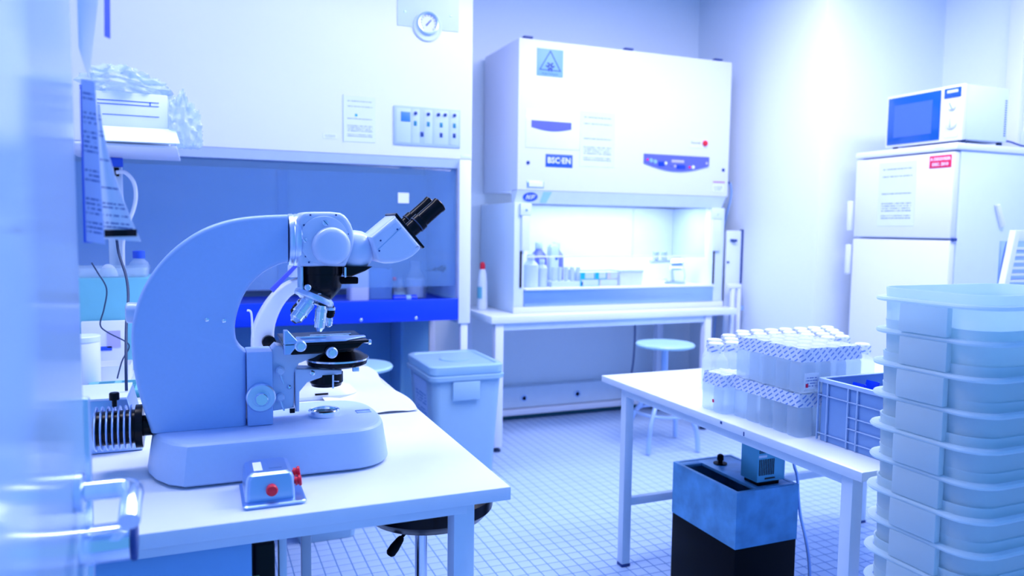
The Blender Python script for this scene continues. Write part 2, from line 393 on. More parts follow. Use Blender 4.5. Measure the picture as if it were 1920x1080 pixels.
# papers hung on the door edge
pp = thing('hanging_papers', 'stapled printed pages and folder hanging from the open door edge', 'papers', (-.14, 1.215, 1.25))
sheet('folder_back', lambda u, v: (-.150+.012*u, 1.222+.01*v, 1.252+.222*v), 2, 8, BLUEP, pp, .002)
sheet('front_page', lambda u, v: (-.146+.018*u+.006*(1-v)*u, 1.216-.012*u, 1.254+.225*v-.004*u), 6, 10, printed('printed_page_front', (.42, .55, .93), (.05, .12, .45), rows=34, fill=.6, words=9, margin=.06), pp)
cp = sheet('curled_page', lambda u, v: (-.128+(.046*(1-v)**1.6+.003)*u*1.02, 1.221+.018*math.sin(u*2.2)*(1-v)+.004*v, 1.2575+.19*v-.004*u*(1-v)), 10, 14, printed('printed_page_curled', (.74, .82, .97), (.06, .12, .4), rows=34, fill=.42, words=12, margin=.08), pp)
sheet('black_strip', lambda u, v: (-.1275+.0445*u, 1.2195+.018*math.sin(u*2.2)*.97, 1.260+.010*v+.0015*u), 8, 2, BLACK, cp, .0008)
po = sheet('wall_poster', lambda u, v: (-.149+.040*u*(.25+v*.9)+.001, 1.216+.014*u*u, 1.502+(.02*(1-u))+.26*v-.02*u*(1-v)), 8, 8, PAPER, None)
tag(po, 'white sheet curling off the top of the open door', 'paper')
b2 = sheet('blue_leaflet', lambda u, v: (-.118+.006*u+.004*v, 1.24+.012*u, 1.545+.2*v), 3, 5, BLUEP, None); tag(b2, 'blue leaflet edge behind the curling white sheet', 'paper')

# ================================================================== left table
TZL = .75
lt = thing('work_table', 'white laminate work table under the large grey microscope', 'table', (-.4, 2.3, 0))
box('table_top', -1.5, .585, 1.402, 3.28, TZL-.028, TZL, TOP, lt, bev=.003)
box('edge_band_front', -1.5, .585, 1.3995, 1.402, TZL-.028, TZL-.001, EDGE, lt, bev=.0005)
box('apron', -1.45, .50, 1.425, 1.44, TZL-.085+.03, TZL-.0285, FRAME, lt, bev=.002)
for (x, y) in ((.472, 1.428), (.472, 3.2), (-1.45, 3.2), (-1.45, 1.428)): box('leg', x, x+.045, y, y+.045, 0.002, TZL-.0285, FRAME, lt, bev=.003)
box('side_rail', .48, .51, 1.474, 3.2, TZL-.07, TZL-.0285, FRAME, lt, bev=.002)
# pedestal under it
pd = thing('drawer_pedestal', 'pale blue pedestal panel under the left of the work table', 'cabinet', (-.3, 1.7, 0))
box('side_panel', -.75, .082, 1.455, 1.475, .05, TZL-.06, mat('pedestal_paint', (.22, .48, .86), .45), pd, bev=.003)
box('carcass', -.75, .06, 1.4755, 1.95, .05, TZL-.06, EDGE, pd, bev=.003)
box('plinth', -.73, .05, 1.49, 1.93, 0.002, .0495, BLACKM, pd, bev=.002)
bxk = thing('dark_gap_filler', 'narrow black slab added for the dark gap between pedestal and table leg', 'case', (.105, 1.6, 0)); box('shell', .086, .128, 1.50, 1.86, .002, .66, BLACK, bxk, bev=.006); box('gold_edge', .086, .098, 1.498, 1.4998, .45, .60, mat('olive', (.12, .25, .12), .5), bxk, bev=.0005)  # added black slab gives the darkness of the gap beside the leg
rt_ = thing('rear_table_frame', 'pale steel leg frame under the work table', 'frame', (.2, 1.8, 0))
box('leg', .137, .152, 1.52, 1.55, .002, TZL-.0285, FRAME, rt_); box('leg', .232, .256, 1.95, 1.975, .002, TZL-.0285, FRAME, rt_)
box('cross_bar', .150, .233, 1.70, 1.725, .36, .385, ENAMEL, rt_); box('cross_bar', .1375, .1515, 1.55, 1.96, .36, .385, ENAMEL, rt_); box('cross_bar', .150, .245, 1.945, 1.97, .10, .125, ENAMEL, rt_)

# ================================================================== the large microscope
YC = 1.77
ms = thing('microscope', 'large grey research microscope with black eyepieces on the white table', 'microscope', (.15, YC, TZL))
def _pw(v, p): return math.copysign(abs(v)**p, v)
plan = [(-.036, -.165), (.150, -.1665)]+[(.285+.117*_pw(math.cos(math.radians(a)), .72), .168*_pw(math.sin(math.radians(a)), .72)) for a in range(-88, 89, 8)]+[(.150, .1665), (-.036, .165), (-.066, .140), (-.090, .098), (-.105, .050), (-.110, 0), (-.105, -.050), (-.090, -.098), (-.066, -.140)]
def rim(inset, z):
    cx = .145; return [(cx+(x-cx)*(1-inset/.25), YC+y*(1-inset/.165), z) for x, y in plan]
base = loft('base', [rim(.004, TZL+.005), rim(0, TZL+.009), rim(.010, .826), rim(.0125, .8335), rim(.0175, .8375), rim(.024, .8385)], mat('microscope_grey_paint_lit', (.45, .62, .96), .38, var=.03, scale=120, bump=.06), ms, ang=24)  # same paint as the arm, lightened in colour for light falling on it
for x in (-.03, .30):
    for y in (-.13, .13): box('foot_pad', x-.012, x+.012, YC+y-.012, YC+y+.012, TZL+.0005, TZL+.0055, RUBBER, base, bev=0)
lp = revolve('light_port', (.2645, 1.774, .8388), (0, 0, 1), [(0, .036), (.004, .037), (.012, .036), (.014, .033), (.013, .029), (.006, .028), (.005, .027), (.005, 0)], CHROME, base, 36)
revolve('port_lens', (.2645, 1.774, .8442), (0, 0, 1), [(0, .026), (.002, .02), (.0028, 0)], BLACK, lp, 28)
box('name_plate', .340, .374, 1.763, 1.790, .8386, .8400, STEEL, base, bev=.0004)
ARM_OUT = [(-0.0996, 0.8390), (-0.1192, 0.9126), (-0.1298, 0.9696), (-0.1333, 1.0257), (-0.1313, 1.0701), (-0.1213, 1.1141), (-0.1034, 1.158), (-0.0744, 1.202), (-0.0381, 1.2387), (0.009, 1.2716), (0.0622, 1.2916), (0.1165, 1.3005), (0.1834, 1.3041)]
ARM_IN = [(0.1823, 1.1984), (0.1596, 1.1926), (0.1315, 1.1777), (0.1068, 1.1547), (0.0867, 1.1236), (0.0741, 1.0856), (0.0693, 1.0567), (0.0721, 1.0274), (0.0817, 1.0093), (0.0925, 1.0006), (0.0903, 0.8390)]
def smooth_pts(P, it=2, closed=False):
    for _ in range(it):
        Q = [P[0]]
        for a, b in zip(P, P[1:]): Q += [(a[0]*.75+b[0]*.25, a[1]*.75+b[1]*.25), (a[0]*.25+b[0]*.75, a[1]*.25+b[1]*.75)]
        P = Q+[P[-1]]
    return P
def resample(P, n):
    P = [Vector((a, b)) for a, b in P]; L = [0]
    for a, b in zip(P, P[1:]): L.append(L[-1]+(b-a).length)
    out = []; k = 0
    for i in range(n+1):
        t = L[-1]*i/n
        while k < len(P)-2 and L[k+1] < t: k += 1
        out.append(P[k].lerp(P[k+1], (t-L[k])/max(1e-9, L[k+1]-L[k])))
    return out
def crescent(name, OUT, IN, yc, hy, r, m, parent, n=44):
    A = resample(OUT, n); B = resample(IN, n); loops = []
    for a, b in zip(A, B):
        c = (a+b)/2; d = (b-a)/2; hw_ = d.length; u = d/hw_
        loops.append([(c.x+u.x*p[0], yc+p[1], c.y+u.y*p[0]) for p in rr(0, 0, hw_, hy, r, 0, 4)])
    return loft(name, loops, m, parent, ang=40)
arm = crescent('arm', smooth_pts(ARM_OUT), [ARM_IN[-1]]+smooth_pts(ARM_IN[:-1], 2)[::-1], YC, .04, .011, SCOPE, ms)
for (x, z) in ((.0138, 1.0773), (.0477, 1.0738)):
    s = revolve('arm_screw', (x, 1.7302, z), (0, -1, 0), [(0, .005), (.0022, .0045), (.0035, .002), (.0036, 0)], CHROME, arm, 14)
revolve('rear_knob', (-.118, YC, 1.092), (-1, 0, 0), [(0, .021), (.020, .0225), (.024, .021), (.026, .017), (.026, 0)], SCOPE2, ms, 28)
# arm-to-head dovetail ring
revolve('clamp_ring', (.186, YC, 1.247), (1, 0, 0), [(0, .050), (0, .0575), (.003, .0590), (.010, .0590), (.012, .0575), (.015, .0590), (.024, .0590), (.027, .0565), (.027, .050)], SATIN, ms, 48)
HEAD = [(0.2003, 1.2926), (0.2118, 1.308), (0.2221, 1.3105), (0.292, 1.3119), (0.3097, 1.3027), (0.324, 1.2789), (0.3287, 1.2488), (0.3213, 1.2186), (0.3092, 1.1921), (0.3068, 1.1885), (0.2039, 1.1893)]
hd = prism('head', smooth_pts(HEAD[:9], 1)+HEAD[9:], 1.72, 1.82, SCOPE2, ms, bev=.010, seg=4)
revolve('prism_cover', (.2600, 1.7205, 1.2475), (0, -1, 0), [(0, .0545), (.004, .0535), (.005, .050), (.005, 0)], SCOPE2, hd, 48)
revolve('cover_dome', (.2742, 1.7155, 1.2350), (0, -1, 0), [(0, .043), (.010, .0415), (.016, .037), (.019, .030), (.0205, .018), (.021, 0)], SCOPE2, hd, 48)
for (x, z, r) in ((.2620, 1.2868, .0075), (.2172, 1.2475, .0050)):
    s = revolve('slot_screw', (x, 1.7154, z), (0, -1, 0), [(0, r), (.003, r*.95), (.0042, r*.6), (.0043, 0)], SATIN, hd, 20)
    prism('slot', [(x-r*.8+.001, z+r*.55), (x-r*.6, z+r*.75), (x+r*.8-.001, z-r*.55), (x+r*.6, z-r*.75)], 1.7107, 1.7113, NAVY, s)
for x, z in ((.216, 1.281), (.219, 1.212), (.230, 1.3035), (.286, 1.3045), (.312, 1.262), (.300, 1.205), (.226, 1.199)): box('grub_screw', x-.0018, x+.0018, 1.7185, 1.7195, z-.0018, z+.0018, NAVY, hd, bev=0)
# intermediate tube and vertical illuminator
blk = revolve('illuminator_block', (.2610, YC, 1.1885), (0, 0, -1), [(0, .047), (.018, .047), (.019, .045), (.046, .045), (.056, .041), (.070, .030), (.080, .020), (.084, 0)], BLACK, ms, 40)
box('side_plate', .2100, .2165, YC-.03, YC+.03, 1.128, 1.1885, SATIN, blk, bev=.002)
box('filter_slider', .2965, .343, YC-.014, YC+.014, 1.146, 1.162, BLACKM, blk, bev=.003)
box('slider_rail', .304, .309, YC-.049, YC-.043, 1.164, 1.187, CHROME, blk, bev=.001)
prism('lower_elbow_cover', [(.309, 1.1885), (.372, 1.187), (.355, 1.177), (.322, 1.164), (.309, 1.166)], YC-.035, YC+.035, BLACK, ms, bev=.004)
revolve('block_screw', (.2225, YC-.048, 1.143), (0, -1, 0), [(0, .007), (.010, .007), (.012, .005), (.012, 0)], SATIN, blk, 18)
box('white_mark', .2455, .2525, YC-.0462, YC-.0455, 1.1265, 1.1285, ENAMEL, blk, bev=0)
# revolving nosepiece and objectives
nd = Vector((-.42, -.10, -.90)).normalized(); nc = Vector((.2440, YC-.004, 1.1165))
nose = revolve('nosepiece', nc, nd, [(-.016, .024), (-.010, .036), (-.004, .045), (0, .0465), (.006, .0465), (.009, .044), (.010, .036), (.014, .030), (.014, 0)], SATIN, ms, 44)
def objective(p, d, L, r, dark=False):
    mm = BLACK if dark else CHROME
    o = revolve('objective', p, d, [(0, r*.80), (.006, r*.80), (.0065, r), (L*.52, r), (L*.53, r*1.06), (L*.62, r*1.06), (L*.63, r*.93), (L*.86, r*.90), (L*.93, r*.62), (L, r*.45), (L, 0)], mm, nose, 28)
    revolve('knurl_band', Vector(p)+Vector(d).normalized()*L*.15, d, [(0, r*1.04), (.006, r*1.04), (.006, r*.9), (0, r*.9)], SATIN, o, 28)
    return o
objective((.2305, YC-.026, 1.1120), (-.62, -.28, -.74), .062, .0165)
objective((.2560, YC-.030, 1.0985), (-.13, -.12, -.98), .058, .0130)
objective((.2800, YC+.002, 1.0960), (-.06, .05, -.99), .030, .0120, True)
objective((.2780, YC+.004, 1.0690), (-.05, .04, -.99), .024, .0085)
objective((.2250, YC+.028, 1.1050), (-.55, .45, -.72), .045, .012, True)
# stage with slide carrier
st = thing_part = box('stage_plate', .168, .352, YC-.085, YC+.085, 1.0180, 1.0240, BLACK, ms, bev=.002)
prism('stage_body', [(.172, 1.0175), (.345, 1.0175), (.330, 1.004), (.250, .996), (.185, .996), (.170, 1.004)], YC-.072, YC+.072, BLACK, ms, bev=.004)
prism('carrier_bracket', [(.168, .999), (.180, .999), (.200, 1.024), (.176, 1.052), (.168, 1.052)], YC-.085, YC-.060, STEEL, ms, bev=.002)
cr_ = prism('carrier_plate', [(.176, YC-.088), (.300, YC-.088), (.352, YC-.050), (.352, YC-.030), (.200, YC-.030), (.176, YC-.055)], 1.0245, 1.0285, STEEL, ms, bev=.001, axis='z')
boxes('slide_clips', [(.200, .320, YC-.020, YC-.012, 1.0245, 1.0285), (.235, .330, YC+.010, YC+.016, 1.0245, 1.0275)], CHROME, st, bev=.001)
box('glass_slide', .235, .311, YC-.010, YC+.016, 1.0245, 1.0258, LABGLASS, st, bev=0)
box('verniers', .205, .262, YC-.056, YC-.048, 1.0290, 1.0335, CHROME, cr_, bev=.001)
for (x, z, yy) in ((.2010, 1.0190, YC-.089), (.2680, 1.0010, YC-.098)):
    k = revolve('stage_knob', (x, YC-.070, z), (0, -1, 0), [(0, .008), (yy*0+.008, .008), (.009, .0125), (.027, .0125), (.029, .010), (.029, 0)], SATIN, ms, 24)
    revolve('knob_cap', (x, YC-.0992, z), (0, -1, 0), [(0, .008), (.002, .007), (.002, 0)], CHROME, k, 20)
revolve('lock_screw', (.349, YC-.045, 1.0140), (1, 0, -.05), [(0, .003), (.010, .003), (.0105, .006), (.016, .006), (.017, .004), (.017, 0)], CHROME, ms, 16)
rot = revolve('rotary_disc', (.2950, YC, .9560), (0, 0, 1), [(0, .060), (.004, .068), (.013, .070), (.014, .0715), (.020, .0715), (.021, .068), (.030, .055), (.036, .040), (.040, .040), (.040, 0)], BLACK, ms, 56)
revolve('silver_rim', (.2950, YC, .9705), (0, 0, 1), [(0, .0718), (0, .0728), (.004, .0728), (.004, .0718)], CHROME, rot, 56)
box('disc_clamp', .318, .332, YC-.074, YC-.064, .951, .961, SATIN, rot, bev=.001)
# column, focus knobs and brackets
colm = box('focus_column', .0925, .1465, 1.7195, 1.80, .8390, 1.0035, SCOPE, ms, bev=.003)
kn = revolve('coarse_knob', (.1200, 1.7193, .9045), (0, -1, 0), [(0, .031), (.016, .031), (.019, .0285), (.019, .019), (.017, .0185), (.017, 0)], SATIN, ms, 40)
revolve('fine_knob', (.1200, 1.7020, .9045), (0, -1, 0), [(0, .014), (.016, .0135), (.018, .012), (.018, 0)], CHROME, kn, 32)
prism('stage_bracket', [(.1466, 1.0035), (.1560, 1.0130), (.1900, 1.0035), (.2900, .9975), (.2900, .9885), (.2300, .9775), (.2050, .9690), (.1950, .9480), (.1930, .8680), (.1466, .8640)], 1.742, 1.798, SCOPE2, ms, bev=.003)
prism('condenser_carrier', [(.1960, .9580), (.3000, .9500), (.3000, .9400), (.2550, .9350), (.2220, .9250), (.2050, .9050), (.2040, .8600), (.1960, .8600)], 1.735, 1.79, SCOPE2, ms, bev=.003)
box('carrier_foot', .183, .1945, 1.733, 1.7415, .858, .868, BLACK, ms, bev=.001)
for z in (.9560, .8960):
    k = revolve('lock_knob', (.1630, 1.7418, z), (0, -1, 0), [(0, .0095), (.010, .0095), (.013, .006), (.013, 0)], SCOPE2, ms, 22)
    tube('lock_lever', [(.163, 1.733, z-.008), (.167, 1.732, z-.020), (.171, 1.731, z-.030)], .0020, SATIN, k, 8)
for (x, z, r) in ((.1830, .9170, .005), (.2330, .9470, .0065)): revolve('bracket_screw', (x, 1.7348 if x > .2 else 1.7418, z), (0, -1, 0), [(0, r), (.005, r*.9), (.007, r*.5), (.007, 0)], CHROME, ms, 16)
cd = revolve('condenser', (.2700, YC, .9400), (0, 0, -1), [(0, .038), (.022, .038), (.024, .036), (.030, .034), (.031, 0)], BLACK, ms, 40)
cyl('condenser_pin', (.279, YC-.0385, .9400), (.279, YC-.0385, .909), .0022, CHROME, cd, 10); cyl('diaphragm_lever', (.279, YC-.0385, .9260), (.290, YC-.050, .9265), .0016, CHROME, cd, 8)
# inclined binocular tube
loop = []
ax = Vector((.86, 0, .51)).normalized()
revolve('elbow', (.318, YC, 1.2270), (.60, 0, -.06), [(-.018, .030), (0, .042), (.014, .0455), (.030, .0450), (.044, .040), (.056, .030), (.062, .018), (.064, 0)], SCOPE2, ms, 44)
BINO = [(.3610, 1.2560), (.4210, 1.3058), (.4832, 1.2350), (.4800, 1.2260), (.4580, 1.2075), (.4236, 1.1955), (.3880, 1.1945), (.3760, 1.2060)]
bn = prism('binocular_body', BINO[:2]+smooth_pts(BINO[2:], 1), 1.712, 1.828, SCOPE2, ms, bev=.012, seg=4)
pv = Vector((.4832-.4210, 0, 1.2350-1.3058)); pn = Vector((-pv.z, 0, pv.x)).normalized()
q0 = Vector((.4200, 0, 1.3085)); q1 = Vector((.4870, 0, 1.2300))
prism('front_plate', [(q0.x, q0.z), (q0.x+pn.x*.005, q0.z+pn.z*.005), (q1.x+pn.x*.005, q1.z+pn.z*.005), (q1.x, q1.z)], 1.716, 1.824, BLACK, bn, bev=.001)
prism('side_line', [(.378, 1.2270), (.433, 1.2790), (.4340, 1.2780), (.379, 1.2260)], 1.7112, 1.7119, STEEL, bn)
for (x, z) in ((.382, 1.2245), (.424, 1.2740), (.385, 1.2480)): revolve('side_screw', (x, 1.7118, z), (0, -1, 0), [(0, .0022), (.001, .002), (.001, 0)], NAVY, bn, 10)
for s, nm in ((-1, 'near'), (1, 'far')):
    p = Vector((.4585, YC+s*.036, 1.2720+(.004 if s > 0 else -.002)))
    ey = revolve('eyepiece', p, pn, [(-.004, .017), (.006, .0185), (.020, .0185), (.022, .0205), (.038, .0205), (.040, .0178), (.088, .0178), (.092, .0190), (.098, .0190), (.100, .0165), (.099, .012), (.097, 0)], BLACK, ms, 32)
    revolve('eyepiece_ring', p+pn*.022, pn, [(0, .0206), (.003, .0208), (.003, .019), (0, .019)], RUBBER, ey, 32)
# lamp housing with cooling fins at the back
lh = revolve('lamp_housing', (-.110, YC, .8480), (-1, 0, 0), [(-.012, .022), (.006, .022), (.006, .046), (.020, .046), (.022, .036), (.098, .036), (.100, .030), (.100, 0)], BLACK, ms, 32)
for k in range(7): revolve('cooling_fin', (-.137-k*.011, YC, .8480), (-1, 0, 0), [(0, .034), (0, .0455), (.0018, .0470), (.0036, .0455), (.0036, .034)], STEEL, lh, 30)
revolve('lamp_knob', (-.170, YC, .894), (0, 0, 1), [(0, .005), (.014, .005), (.0145, .010), (.028, .010), (.030, .008), (.030, 0)], BLACK, lh, 20)

# ------------------------------------------------------------------ on the left table
sb = thing('switch_box', 'small grey metal switch box with red knobs in front of the microscope', 'switch box', (.12, 1.52, TZL))
bp_ = loft('base_plate', [rr(.125, 1.52, .056, .072, .008, TZL+.0005), rr(.125, 1.52, .058, .074, .010, TZL+.006), rr(.125, 1.52, .055, .071, .008, TZL+.008)], STEEL, sb)
loft('cover', [rr(.118, 1.522, .046, .056, .008, TZL+.0082), rr(.118, 1.522, .044, .054, .010, TZL+.048), rr(.118, 1.522, .041, .051, .012, TZL+.056), rr(.118, 1.522, .034, .044, .012, TZL+.060)], STEEL, sb)
box('label_strip', .090, .106, 1.490, 1.545, TZL+.0602, TZL+.0608, PAPER, sb, bev=0)
box('rating_mark', .118, .142, 1.50, 1.548, TZL+.0602, TZL+.0606, STEEL, sb, bev=0)
revolve('red_button', (.120, 1.4675, TZL+.030), (0, -1, 0), [(0, .010), (.012, .011), (.015, .009), (.0155, 0)], RED, sb, 22)
for (y, z) in ((1.50, .040), (1.475, .030)): revolve('red_terminal', (.160, y+.02, TZL+z), (1, -.1, .12), [(0, .005), (.006, .005), (.0065, .009), (.012, .0075), (.014, .0105), (.018, .0105), (.019, .008), (.019, 0)], RED, sb, 18)

wm = thing('small_microscope', 'white compact microscope standing behind the large grey one', 'microscope', (.3, 2.4, TZL))
loft('base', [rr(.335, 2.40, .115, .085, .05, TZL+.0005), rr(.335, 2.40, .118, .088, .052, TZL+.012), rr(.330, 2.40, .105, .078, .048, TZL+.034), rr(.300, 2.40, .070, .055, .035, TZL+.050)], SCOPEW, wm)
box('maker_strip', .318, .358, 2.3105, 2.3125, TZL+.016, TZL+.022, BLACK, wm, bev=0)
WOUT = [(.155, .80), (.1407, .895), (.1460, .976), (.189, 1.057), (.240, 1.105), (.290, 1.122)]
WIN = [(.330, 1.085), (.276, 1.082), (.238, 1.046), (.212, .99), (.205, .94), (.2185, .90), (.255, .80)]
crescent('arm', smooth_pts(WOUT, 2), smooth_pts(WIN, 2)[::-1], 2.40, .035, .010, SCOPEW, wm)
prism('head', [(.255, 1.123), (.35, 1.123), (.36, 1.165), (.30, 1.19), (.255, 1.16)], 2.36, 2.44, SCOPEW, wm, bev=.008)
prism('head_trim', [(.195, 1.090), (.205, 1.078), (.285, 1.165), (.277, 1.172)], 2.355, 2.364, VIOLET, wm, bev=.002)
box('stage', .215, .345, 2.33, 2.47, .902, .918, BLACK, wm, bev=.003)
box('stage_support', .220, .262, 2.36, 2.44, .86, .9015, BLACK, wm, bev=.003)
revolve('focus_knob', (.190, 2.364, .93), (0, -1, 0), [(0, .02), (.02, .02), (.022, .016), (.022, 0)], BLACK, wm, 24)
tube('stage_clip', [(.128, 2.33, 1.03), (.140, 2.33, 1.02), (.142, 2.33, .95)], .003, SCOPEW, wm, 8)

def pfilm(u, v):
    x = .34+.235*u; y = 2.08+.72*v
    return (x+.012*math.sin(v*9)*u, y, TZL+.003+.006*abs(math.sin(u*7+v*5))*(1-u*.5)+.016*max(0, u-.72)*math.sin(v*3.1)**2*(1.2-v)+.008*max(0, .12-v)*u)
sh = sheet('plastic_sheet', pfilm, 18, 22, ENAMEL, None, .0008); tag(sh, 'creased white plastic sheet lying on the far end of the work table', 'sheet')

tb = thing('teal_carton', 'teal box on the far left of the work table', 'box', (-.27, 3.12, TZL))
box('body', -.50, -.165, 3.02, 3.24, TZL+.0005, 1.085, TEALBOX, tb, bev=.006); 
loft('clear_tray', [rr(-.33, 3.13, .155, .095, .02, 1.0855), rr(-.33, 3.13, .162, .100, .02, 1.12), rr(-.33, 3.13, .158, .096, .02, 1.12), rr(-.33, 3.13, .150, .09, .02, 1.089)], LABGLASS, tb)
bt = thing('capped_bottle', 'clear bottle with blue cap lying behind the grey microscope arm', 'bottle', (-.21, 3.12, 1.09))
revolve('body', (-.205, 3.12, 1.0895), (0, 0, 1), [(0, .03), (.004, .033), (.045, .033), (.058, .018), (.062, .018)], LABGLASS, bt, 24); revolve('cap', (-.205, 3.12, 1.1515), (0, 0, 1), [(0, .021), (.026, .021), (.028, .018), (.028, 0)], BLUEP, bt, 24)
wn = sheet('paper_cup_half', lambda u, v: (-.300+.03*math.cos(PI*u), 3.06-.02*math.sin(PI*u), 1.0895+.045*v*math.sin(PI*u)), 10, 4, ENAMEL, None, .001); tag(wn, 'small white paper scoop in the clear tray on the teal box', 'scoop')
wt = thing('white_tray', 'white shallow tray holding blue-topped oddments behind the tube rack', 'tray', (-.31, 2.97, TZL))
loft('shell', [rr(-.32, 2.86, .10, .05, .01, TZL+.0005), rr(-.32, 2.86, .105, .055, .01, TZL+.055), rr(-.32, 2.86, .101, .051, .01, TZL+.055), rr(-.32, 2.86, .097, .047, .01, TZL+.006)], ENAMEL, wt)
ob = thing('purple_vial_box', 'small white box with purple window above the white tray', 'box', (-.31, 2.995, TZL)); box('body', -.385, -.245, 2.992, 3.010, TZL+.0005, TZL+.185, ENAMEL, ob, bev=.003); box('window', -.305, -.262, 2.9905, 2.992, TZL+.09, TZL+.15, LAV, ob, bev=0); box('blue_base', -.335, -.29, 2.9905, 2.992, TZL+.08, TZL+.095, BLUEP, ob, bev=0)
cb = thing('white_canister', 'white canister beside the door edge on the work table', 'canister', (-.345, 2.75, TZL))
revolve('body', (-.345, 2.75, TZL+.0005), (0, 0, 1), [(0, .042), (.003, .044), (.145, .046), (.15, .044), (.15, 0)], ENAMEL, cb, 28); revolve('lid', (-.345, 2.75, TZL+.1508), (0, 0, 1), [(0, .047), (.015, .047), (.018, .044), (.018, 0)], ENAMEL2, cb, 28)
rk = thing('tube_rack', 'teal slotted tube rack on the work table left of the microscope', 'rack', (-.27, 2.62, TZL))
box('base', -.33, -.16, 2.545, 2.72, TZL+.0005, TZL+.022, TEALBOX, rk, bev=.003)
for i in range(6):
    for j in range(2): box('slot', -.300+j*.065, -.255+j*.065, 2.560+i*.026, 2.572+i*.026, TZL+.0222, TZL+.0235, TEALD, rk, bev=0)
box('front_lip', -.332, -.158, 2.530, 2.5445, TZL+.0005, TZL+.014, TEALD, rk, bev=.002)
def crump(u, v, x0, y0, a):
    return (x0+.11*u+.012*math.sin(v*7+a), y0+.10*v, TZL+.004+.030*abs(math.sin(u*4+a))*abs(math.cos(v*5+a))*(1-.5*u))
c1 = sheet('crumpled_tissue', lambda u, v: crump(u, v, -.25, 2.36, .6), 14, 14, PAPER, None); tag(c1, 'crumpled white tissue lying in front of the teal tube rack', 'tissue')
c2 = sheet('folded_paper', lambda u, v: (-.185+.06*u, 2.25+.12*v, TZL+.002+.022*max(0, 1-abs(u-.4)*2.2)), 6, 3, PAPER, None); tag(c2, 'folded white paper beside the grey microscope arm', 'paper')
c3 = sheet('printed_sheet', lambda u, v: (-.33+.14*u, 2.24+.13*v, TZL+.0015), 3, 3, PAPERTXT, None); tag(c3, 'printed sheet with dark edge lying on the table by the door', 'paper')
tk = thing('grey_transformer', 'dull blue metal transformer box behind the lamp housing', 'transformer', (-.19, 2.0, TZL))
prism('case', [(-.285, TZL+.0005), (-.130, TZL+.0005), (-.158, TZL+.125), (-.285, TZL+.125)], 1.93, 2.10, STEEL, tk, bev=.004)
box('top_rim', -.285, -.160, 1.925, 2.105, TZL+.1255, TZL+.130, ENAMEL2, tk, bev=.001)

# cables at the left
cA = tube('thin_cable', [(-.30, 2.6, 1.16), (-.285, 2.6, 1.13), (-.262, 2.6, 1.08), (-.270, 2.6, 1.02), (-.282, 2.6, .97), (-.262, 2.6, .945), (-.215, 2.6, .915), (-.205, 2.6, .895), (-.225, 2.6, .855), (-.240, 2.6, .80)], .0022, RUBBER, None, 8); tag(cA, 'thin dark cable trailing down in front of the teal box', 'cable')
cB = tube('instrument_cable', [(-.205, 2.3, 1.255), (-.200, 2.3, 1.20), (-.180, 2.25, 1.14), (-.172, 2.2, 1.09), (-.170, 2.1, 1.03), (-.165, 2.0, .95), (-.165, 1.99, .882)], .0035, RUBBER, None, 8); tag(cB, 'thicker dark cable hanging behind the microscope rear knob', 'cable')

# service post with shelf, carton and bag
po_ = thing('service_post', 'narrow white service post standing behind the microscope', 'post', (-.294, 3.31, 0))
box('column', -.320, -.268, 3.29, 3.335, .002, 1.5308, ENAMEL2, po_, bev=.004); box('blue_cap', -.326, -.262, 3.282, 3.289, 1.495, 1.5305, BLUEP, po_, bev=.003)
box('shelf', -.42, -.06, 2.80, 3.34, 1.5312, 1.540, ENAMEL, po_, bev=.002)
box('outlet', -.296, -.276, 3.276, 3.2895, 1.46, 1.492, BLACKM, po_, bev=.002)
tube('cord', [(-.285, 3.275, 1.474), (-.254, 3.27, 1.474), (-.226, 3.27, 1.438), (-.220, 3.27, 1.382), (-.232, 3.27, 1.325), (-.254, 3.27, 1.27), (-.270, 3.276, 1.20), (-.274, 3.282, 1.02)], .0075, ENAMEL, po_, 10)
ct = thing('printed_carton', 'white open carton with ruled print on the post shelf', 'carton', (-.2, 2.95, 1.54))
box('body', -.35, -.088, 2.86, 3.06, 1.5405, 1.715, EDGE, ct, bev=.002)
boxes('ruled_print', [(-.30, -.115, 2.8585, 2.8595, 1.6745, 1.676), (-.30, -.115, 2.8585, 2.8595, 1.6865, 1.688), (-.285, -.115, 2.8585, 2.8595, 1.640, 1.6412), (-.143, -.140, 2.8583, 2.8595, 1.675, 1.687)], BLUEP, ct)
sheet('flap', lambda u, v: (-.325+.26*u+.015*v*u, 2.858-.07*v-.02*u*v, 1.600-.055*v), 4, 4, FRAME, ct, .003)
def bagf(cx, cy, cz, rx, ry, rz, seed, hang=0, zmin=0, xmin=-9):
    rnd = random.Random(seed); ph = [rnd.uniform(0, 6.3) for _ in range(9)]
    def f(u, v):
        a = 2*PI*u; b = PI*(v*.98+.01)-PI/2
        k = 1+.16*math.sin(5*a+ph[0])*math.cos(3*b+ph[1])+.12*math.sin(11*a+ph[2]+4*b)+.08*math.sin(17*b+ph[3]+3*a)+.06*math.sin(23*a+ph[4])*math.sin(19*b+ph[5])
        return (max(xmin, cx+rx*k*math.cos(b)*math.cos(a)), cy+ry*k*math.cos(b)*math.sin(a), max(zmin, cz+rz*k*math.sin(b)-hang*max(0, math.cos(a))*.03))
    return f
g1 = sheet('plastic_bag', bagf(-.215, 2.95, 1.755, .13, .11, .056, 3, 1, 1.717), 48, 30, BAG, None, .0006); tag(g1, 'crumpled clear plastic bag on top of the printed carton', 'bag')
g2 = sheet('hanging_bag', bagf(-.035, 2.90, 1.625, .050, .07, .095, 5, 1, 1.545, -.085), 44, 30, BAG, None, .0006); tag(g2, 'crumpled clear plastic bag bulging beside the printed carton', 'bag')

